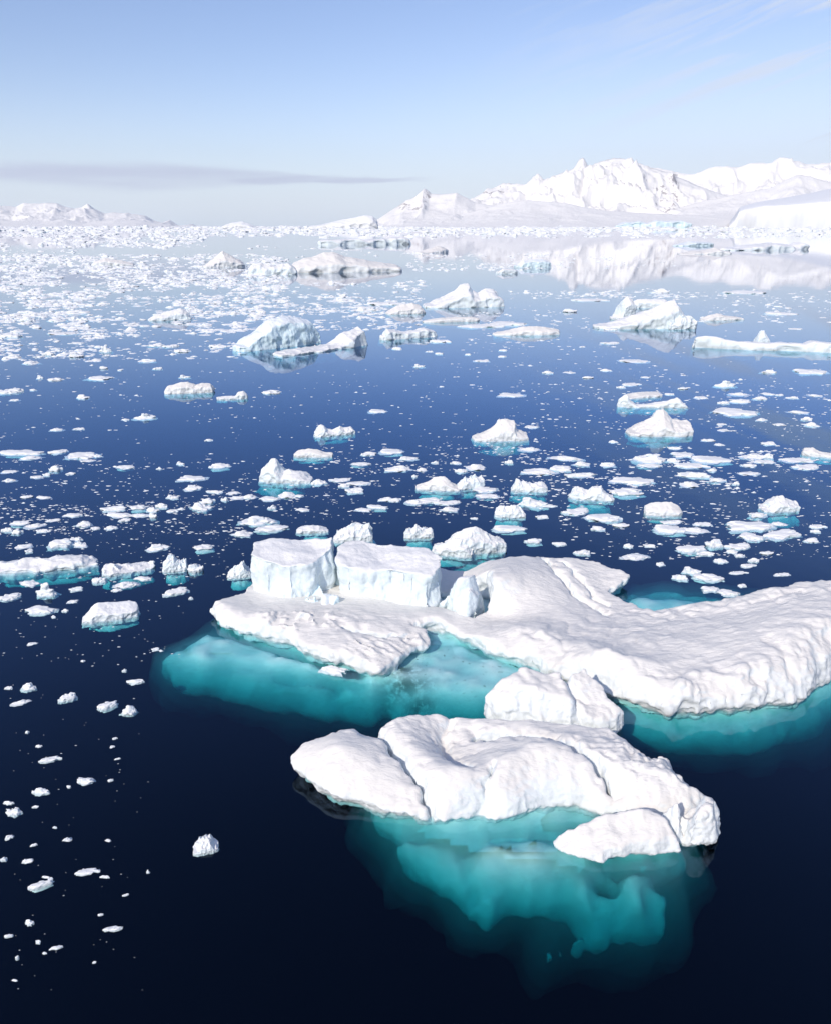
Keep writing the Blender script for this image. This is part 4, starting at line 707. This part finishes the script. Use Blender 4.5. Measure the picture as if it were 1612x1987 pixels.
def foot_proto(seed):
    x = y = np.linspace(-1.1, 1.1, 30); z = np.linspace(-.85, .0, 14); U, V2 = np.meshgrid(x, y, indexing='ij')
    rr_ = np.hypot(U, V2)/.44+0.3*fbm(U*1.6, V2*1.6, .1, seed, 3); H = -0.13-0.75*np.clip(rr_-.35, 0, 2)**3*1.6+0.06*fbm(U*4, V2*4, .2, seed, 2)
    F = np.maximum(z[None, None, :]-np.minimum(H, -.10)[:, :, None], -.8-z[None, None, :]); return mesh_np('submerged_foot', *snet(F, x, y, z))
FEET = [foot_proto(s_) for s_ in (3, 8, 15)]
for k in HI:
    for me in HI[k]: me.materials.append(CHUNK)
for me in FEET: me.materials.append(SUB)
# px, py (centre of the piece), width, height in the photo, kind s/d/r/p, optional tilt
CH = """281 696 33 14 r;188 731 41 13 s;75 730 12 10 p;103 733 30 13 r;12 755 42 18 s;158 768 27 12 d;276 806 36 16 p;108 832 20 8 s;243 813 14 6 s;525 757 36 16 r;356 729 20 9 d;305 713 15 8 s;232 717 8 5 s;200 712 15 9 d;62 755 12 6 s;25 775 17 6 s;202 673 22 20 p
151 831 18 7 s;135 603 55 14 r;105 618 40 12 r;50 617 25 14 d;42 603 25 9 s;139 617 14 7 d;115 645 50 9 s;15 648 40 14 s;55 700 35 14 r;20 690 30 12 r;350 677 32 14 r;330 669 26 10 s;420 669 30 10 s;300 668 28 9 s;145 688 26 12 d;90 684 22 12 d
733 796 31 10 s;812 708 20 9 d;935 699 25 7 s;1063 721 20 8 d;992 765 43 10 s;1031 827 24 8 s;770 673 18 10 r;853 659 34 11 s;833 681 12 5 s;852 684 14 7 s;908 686 10 6 s;985 625 62 14 s;935 632 80 8 s;708 594 50 20 r;745 586 60 12 s;665 580 50 12 r;976 678 14 6 s;975 690 14 6 s;857 749 8 4 s
1187 664 30 8 s;1232 699 47 9 s;1409 742 36 18 p;1142 731 20 8 d;1106 722 20 5 s;1176 717 20 7 d;1225 744 32 9 s;1205 750 17 7 d;1253 731 16 5 s;1327 752 18 8 d;1434 796 74 22 s;1440 775 38 15 r;1437 762 32 12 r;1405 780 22 9 d;1478 771 28 10 d;1362 770 23 7 s;1492 763 22 7 s;1541 770 22 8 d;1515 765 14 6 s;1585 765 25 10 r;1300 763 16 7 s
1580 820 28 16 r;1568 811 20 10 d;1515 822 24 9 r;1480 811 20 12 r;1553 799 36 8 r;1497 717 32 16 r;1582 718 55 15 s;1548 637 24 5 s;1525 606 52 10 s;1145 580 60 9 s;1285 565 35 8 p;1455 566 75 9 s;1107 601 26 11 d;1185 637 24 8 s;1405 834 20 6 s;1400 822 16 6 s;1130 672 10 4 s
35 876 76 14 s;55 887 40 10 r;107 875 33 12 d;150 881 52 18 s;188 882 16 10 r;168 893 22 6 s;104 908 24 14 d;88 920 14 8 d;135 918 17 7 d;16 914 26 7 s 8;15 929 22 12 r;68 924 20 8 s;240 905 32 9 s;49 963 22 9 d;82 964 26 9 r;422 902 37 14 d;349 898 15 8 d;308 908 11 7 p;404 853 15 6 d;369 926 45 13 s;370 945 30 14 p 8
415 953 30 9 d;332 963 22 10 d;452 955 24 9 r;458 964 26 11 r;483 961 28 14 r;520 966 33 11 s;528 983 15 10 d;435 968 14 9 d;385 978 38 26 r;400 971 28 14 d;215 986 46 12 d;228 997 45 16 r;265 982 32 14 r;268 998 36 12 r;295 988 25 12 d;312 980 22 12 d;296 1000 16 12 d;240 1008 22 9 d;212 1023 22 10 d;332 990 18 8 s;350 986 14 8 r;183 1024 17 7 s
158 1014 32 18 r;140 998 30 10 s 8;35 1013 36 12 r;62 1018 30 14 r;10 1027 22 12 d;30 1031 20 12 d;78 1029 22 9 d;100 1008 22 10 r;110 1051 40 23 s;145 1045 24 10 d;152 1055 28 12 p;40 1058 30 14 r;54 1068 14 9 d;301 1062 38 14 p;392 1059 38 16 r;497 1003 60 34 r;467 1032 36 20 r;525 1023 56 16 s;378 1101 28 22 d
715 879 28 11 d;760 874 40 13 s;790 888 34 10 d;773 905 46 22 r;700 899 34 8 s;818 909 22 12 r;804 923 10 7 d;832 969 38 14 s;804 971 30 16 r;750 966 28 14 r;766 969 24 10 d;686 950 34 15 d;940 948 42 14 s;945 961 38 10 s;870 974 42 11 s;872 985 32 17 r;732 982 36 9 s;706 988 28 8 s;588 988 22 8 s;617 934 28 14 d;660 930 34 10 s;693 936 38 10 s;667 941 20 10 d;555 957 36 20 r;581 961 15 7 s
990 1023 56 15 s;1034 972 50 24 d;1048 912 60 20 r;884 897 20 8 d;924 903 40 20 r;894 912 22 11 d;844 896 13 7 d;1028 869 34 14 r;987 895 16 10 d;1035 1048 32 12 d;1051 1002 24 9 d;1065 980 24 7 s;920 1005 13 6 d;1100 887 55 14 r;1130 896 30 18 r;1180 898 30 16 r;1090 906 36 16 s;1130 920 55 12 r;1190 856 16 7 d
1268 888 56 22 p;1310 892 24 11 d;1262 902 42 9 s;1328 880 38 13 s;1312 867 24 11 r;1388 889 66 18 s;1343 901 54 14 s;1350 920 60 16 d;1395 930 32 11 d;1342 937 38 18 r;1383 911 18 9 d;1491 883 24 14 d;1470 884 46 14 r;1488 895 32 10 s;1456 902 28 10 d;1493 859 26 10 d;1375 852 22 10 r;1550 891 55 12 s;1573 904 44 15 s;1455 917 34 9 s;1429 937 14 8 d;1398 861 20 8 r
1234 930 72 19 s;1220 951 64 22 r;1122 990 46 17 s;1172 1001 56 21 s;1161 1024 26 12 d;1207 1018 30 12 d;1308 1011 40 13 r;1305 1024 52 20 s;1350 1026 46 17 r;1366 1016 28 10 s;1475 998 34 13 d;1462 1017 82 23 s;1462 1039 40 19 s;1523 1034 68 20 s;1588 1020 28 10 s;1584 1030 18 9 d;1578 1047 28 12 d;1515 1015 30 10 r
1085 1054 25 10 d;1132 1070 28 15 d;1235 1077 46 20 r;1221 1058 18 10 d;1345 1062 52 18 s;1387 1053 32 20 d 6;1372 1073 32 12 d;1400 1087 24 12 d;1438 1058 42 16 s;1423 1069 20 10 d;1437 1077 20 9 d;1491 1072 24 10 d;1465 1086 20 11 d;1455 1096 28 8 s;1343 1105 32 18 d;1321 1119 28 16 d;1378 1118 50 18 s;1380 1141 30 13 s;1414 1148 36 15 s;1441 1135 14 8 s;1432 1111 32 6 s;1520 1114 26 8 s;1282 1092 18 12 r;1212 1120 0 0 s;1260 1058 22 8 d
71 1181 50 20 s;84 1143 36 30 p;14 1156 34 18 s;50 1129 36 18 r;190 1123 24 16 s;144 1142 24 11 d;277 1121 28 10 s;224 1144 18 8 d;240 1130 38 22 r;339 1146 38 18 s 22;370 1160 8 6 d;140 1166 17 7 s 14;125 1184 12 8 d;103 1196 8 6 d;51 1328 24 23 r;128 1351 26 20 s 18;205 1366 32 18 s 32;247 1374 30 28 r;260 1321 30 12 d;241 1300 8 7 d;37 1361 28 13 r 20;15 1334 12 8 s;160 1282 8 5 d;300 1259 14 8 d 12;312 1262 7 4 s
62 1248 16 6 s 14;93 1472 34 12 s 14;75 1447 12 6 d;52 1420 7 6 d;648 1298 44 18 s;163 1512 28 22 r;75 1534 30 16 d;23 1574 28 18 d;16 1557 20 8 d;214 1513 9 6 s 20;133 1526 8 7 d;68 1565 12 6 d;17 1623 13 9 s 16;128 1628 14 10 p;65 1639 10 6 s 16;106 1605 8 5 d;209 1630 12 7 r;51 1669 18 14 r;6 1666 11 10 d;165 1693 38 8 s;203 1701 15 6 s;76 1716 38 12 s 25;97 1706 9 9 d;88 1701 14 7 r
287 1691 6 7 p;244 1736 10 5 s;56 1789 17 12 d;16 1815 14 7 s 10;73 1827 10 8 d;109 1839 20 6 s 16;86 1849 8 5 d;33 1857 6 8 s;216 1802 28 9 s;195 1774 9 5 s 14;28 1902 12 5 r;183 1867 7 5 d;220 1490 0 0 s;218 1448 8 5 s;222 1432 8 5 s 14;228 1472 9 4 s 14;370 1095 0 0 s"""
rows = []
for rw in CH.replace('\n', ';').split(';'):
    a = rw.split(); 
    if len(a) >= 5 and float(a[2]) > 0: rows.append((float(a[0]), float(a[1]), float(a[2]), float(a[3]), {'s': 'slab', 'd': 'dome', 'r': 'rubble', 'p': 'peak'}[a[4]], float(a[5]) if len(a) > 5 else 0.0))

# loose small brash: (x0, x1, y0, y1, count, min px, max px, clumping)
FIELD = [(-20,560,492,560,3000,3,20,.30),(-20,560,550,650,2100,3,22,.35),(-20,200,560,700,500,3,22,.35),(-20,480,640,700,420,3,15,.45),(-20,300,700,860,150,2,9,.2),(480,840,535,640,1100,3,18,.40),(800,1000,560,640,120,3,12,.4),
         (-20,420,440,480,1100,3,20,.25),(380,830,439,458,600,3,20,.2),(730,1640,438,460,900,3,22,.2),(-20,1640,438,446,1300,4,24,.0),(-20,190,478,505,150,3,14,.2),(480,800,470,500,60,3,12,.2),(780,1110,488,526,330,3,14,.40),(1040,1330,495,525,90,3,12,.3),
         (900,1340,562,580,260,2,14,.3),(1240,1640,560,625,420,2,14,.42),(1060,1240,600,640,110,3,12,.4),(730,1110,590,680,150,3,12,.4),(840,1640,640,760,260,2,9,.2),
         (360,940,690,860,240,2,7,.1),(960,1640,740,860,520,2,9,.25),(-20,640,880,1000,520,2,9,.25),(-20,480,970,1040,480,2,9,.45),(600,1140,860,1000,760,2,9,.3),(1080,1640,860,960,620,2,11,.3),
         (1080,1640,960,1150,820,2,9,.35),(560,1000,990,1030,70,2,7,.1),(-20,480,1030,1140,220,2,7,.1),(-20,380,1140,1300,90,2,5,.0),(-20,300,1300,1950,70,1.5,4,.0),(1160,1420,1150,1175,4,3,6,.0),(860,1060,820,900,120,2,8,.3)]
BR = []
for (x0, x1, y0, y1, n, s0, s1, cl) in FIELD:
    w0 = x1-x0
    if x0 == -20: x0 = -240
    if x1 == 1640: x1 = 1820
    n = int(n*(x1-x0)/w0); m = int(n*3); px = rng.uniform(x0, x1, m); py = rng.uniform(y0, y1, m)
    nn = fbm(px/60, py/14, .5, 77, 3)*0.6+fbm(px/14, py/5, 1.5, 78, 2)*0.3
    edge = np.minimum((py-y0), (y1-py))/(0.25*(y1-y0)); edge2 = np.minimum((px-x0), (x1-px))/60.
    p = np.clip(0.45+nn*cl*7, 0.02, 1)*np.clip(edge+0.35, 0, 1)*np.clip(edge2+0.4, 0, 1); ok = rng.random(m) < p
    px, py = px[ok][:n], py[ok][:n]; s_ = s0+(s1-s0)*rng.random(len(px))**2.6
    for a, b, c_ in zip(px, py, s_): BR.append((a, b, c_, c_*rng.uniform(.12, .34), KINDS[int(rng.choice(4, p=[.4, .3, .2, .1]))], 0.0))
# keep clear of the large bergs
CLEAR = [(470,735,640,705),(822,985,560,605),(1150,1360,590,660),(1336,1640,655,700),(560,790,500,545),(750,832,590,616),(395,482,500,522),(620,802,462,482),(480,1000,1015,1400),(820,1640,1085,1440),(540,1420,1300,1900)]
BR = [b for b in BR if not any(x0 < b[0] < x1 and y0 < b[1] < y1 for x0, x1, y0, y1 in CLEAR)]
BR.sort(key=lambda b: -b[2])
extra = [b for b in BR if 500 < b[1] < 700][:max(0, 300-len(ALLB)-len(rows)+40)] if len(rows) < 280 else []
ids = set(id(e) for e in extra); BR = [b for b in BR if id(b) not in ids]
def dims(px, py, w_, h_, kind):
    yb = py+h_/2; t = tdist(min(yb, 1980)); W = w_*t/FOC/0.92; sinA = min(0.95, CAM_H/np.hypot(CAM_H, P(px, yb)[1]))
    flat = {'slab': .08, 'dome': .15, 'rubble': .2, 'peak': .3}[kind]
    dpx = min(0.80*w_*sinA, h_*0.68); Dp = dpx/sinA*t/FOC; Dp = max(Dp, .35*W)
    Hh = max((h_-dpx)*t/FOC/math.cos(math.asin(sinA))*(0.62 if sinA < .2 else 0.62+min(.35, (sinA-.2)*2)), flat*W*0.6); c_ = P(px, yb); c_[1] += Dp*0.5
    return W, Dp, min(Hh, 1.1*W), c_
# landmarks used to say which small piece is meant
LM = [(a, b, w_, lb) for a, b, w_, lb in ALLB]
LM += [(560,1150,160,'two square ice blocks'),(1500,1150,250,'broad snow dome'),(350,1250,120,'left tip of turquoise shelf'),(128,1352,10,'small tilted flat piece at lower left'),(247,1375,10,'ragged piece at lower left'),(75,1534,10,'bright oval piece at lower left'),(76,1716,10,'long tilted sliver at lower left'),(216,1802,10,'lowest long sliver at left'),(1280,1160,80,'turquoise inlet')]
ORD = ['closest', 'second closest', 'third closest', 'fourth closest', 'fifth closest', 'sixth closest', 'seventh closest', 'eighth closest', 'ninth closest', 'tenth closest', 'eleventh closest', 'twelfth closest']
items = rows+extra; key = {}; info = []
for k, (px, py, w_, h_, kd, tl) in enumerate(items):
    best = min(range(len(LM)), key=lambda i: np.hypot(max(abs(px-LM[i][0])-LM[i][2]/2, 0), (py-LM[i][1])*1.6))
    dx, dy = px-LM[best][0], (py-LM[best][1])*1.6
    if abs(dx) > abs(dy)+LM[best][2]*0.3: dr = 'right of' if dx > 0 else 'left of'
    else: dr = 'in front of' if dy > 0 else 'behind'
    ds = np.hypot(max(abs(dx)-LM[best][2]/2, 0), dy); info.append((best, dr, ds)); key.setdefault((best, dr), []).append((ds, k))
adj = {'slab': 'flat', 'dome': 'rounded', 'rubble': 'lumpy', 'peak': 'pointed'}
labels = {}
for (best, dr), lst in key.items():
    lst.sort(); cnt = {}
    for ds, k in lst:
        kd = items[k][4]; wpx = items[k][2]; sz = 'tiny' if wpx < 13 else 'small' if wpx < 34 else 'wide'
        c_ = cnt.get((sz, kd), 0); cnt[(sz, kd)] = c_+1
        labels[k] = f"{sz} {adj[kd]} ice piece, {ORD[min(c_, 11)]} {dr} the {LM[best][3]}"
for k, (px, py, w_, h_, kd, tl) in enumerate(items):
    W, Dp, Hh, c_ = dims(px, py, w_, h_, kd)
    o = bpy.data.objects.new('ice_chunk', HI[kd][k % 6]); C.objects.link(o)
    fl = -1 if (k//4) % 2 else 1
    o.location = (c_[0], c_[1], 0); o.scale = (W, Dp, Hh/0.55 if kd in ('peak', 'rubble') else Hh/0.32)
    o.rotation_euler = (0, 0, R(tl) if tl else R(float(rng.uniform(-16, 16)))+(math.pi if fl < 0 else 0))
    tag(o, labels[k], 'ice chunk', 'ice chunks drifting on the water')
    if w_ > 30 and py > 860 and k % 3 == 0:
        f_ = bpy.data.objects.new('submerged_foot', FEET[k % 3]); C.objects.link(f_); f_.parent = o
        f_.scale = (1, 1, min(W*0.25, .35)/o.scale[2]); f_.location = (0.04, -0.06, -0.02/o.scale[2])
# everything smaller is one loose mass
VV = []; QQ = []; off = 0
for k, (px, py, w_, h_, kd, tl) in enumerate(BR):
    W, Dp, Hh, c_ = dims(px, py, w_, h_, kd); V, Q = LOp[kd][k % 6]; a = rng.uniform(0, 2*math.pi); ca, sa = math.cos(a), math.sin(a)
    v = V.copy(); v = np.stack([(v[:, 0]*ca-v[:, 1]*sa)*W, (v[:, 0]*sa+v[:, 1]*ca)*Dp, v[:, 2]*Hh/(.55 if kd in ('peak', 'rubble') else .32)], 1)
    v += (c_[0], c_[1], 0); VV.append(v); QQ.append(Q+off); off += len(v)
o = link('brash_ice', mesh_np('brash_ice', np.concatenate(VV), np.concatenate(QQ)), CHUNK); o.data.polygons.foreach_set('use_smooth', np.zeros(len(o.data.polygons), bool))
tag(o, 'loose white crumbs of brash ice scattered thickly over the sea between the larger pieces', 'brash ice', kind='stuff')
print('pieces', len(items), 'bergs', len(ALLB), 'brash', len(BR), 'brash verts', off)

# ------------------------------------------------------------------ thin sea air
def haze():
    m, t = new_mat('haze_air'); v = N(t, 'ShaderNodeVolumePrincipled', i={'Color': (0.90, 0.95, 1.0, 1), 'Density': 0.000007, 'Anisotropy': 0.3})
    o_ = N(t, 'ShaderNodeOutputMaterial'); L(t, v.outputs[0], o_.inputs[1])
    h = link('haze', box_mesh('haze', (-30500, -3200, -47), (30500, 30500, 2600)), m); tag(h, 'thin pale sea air that softens the far mountains', kind='stuff')
haze()
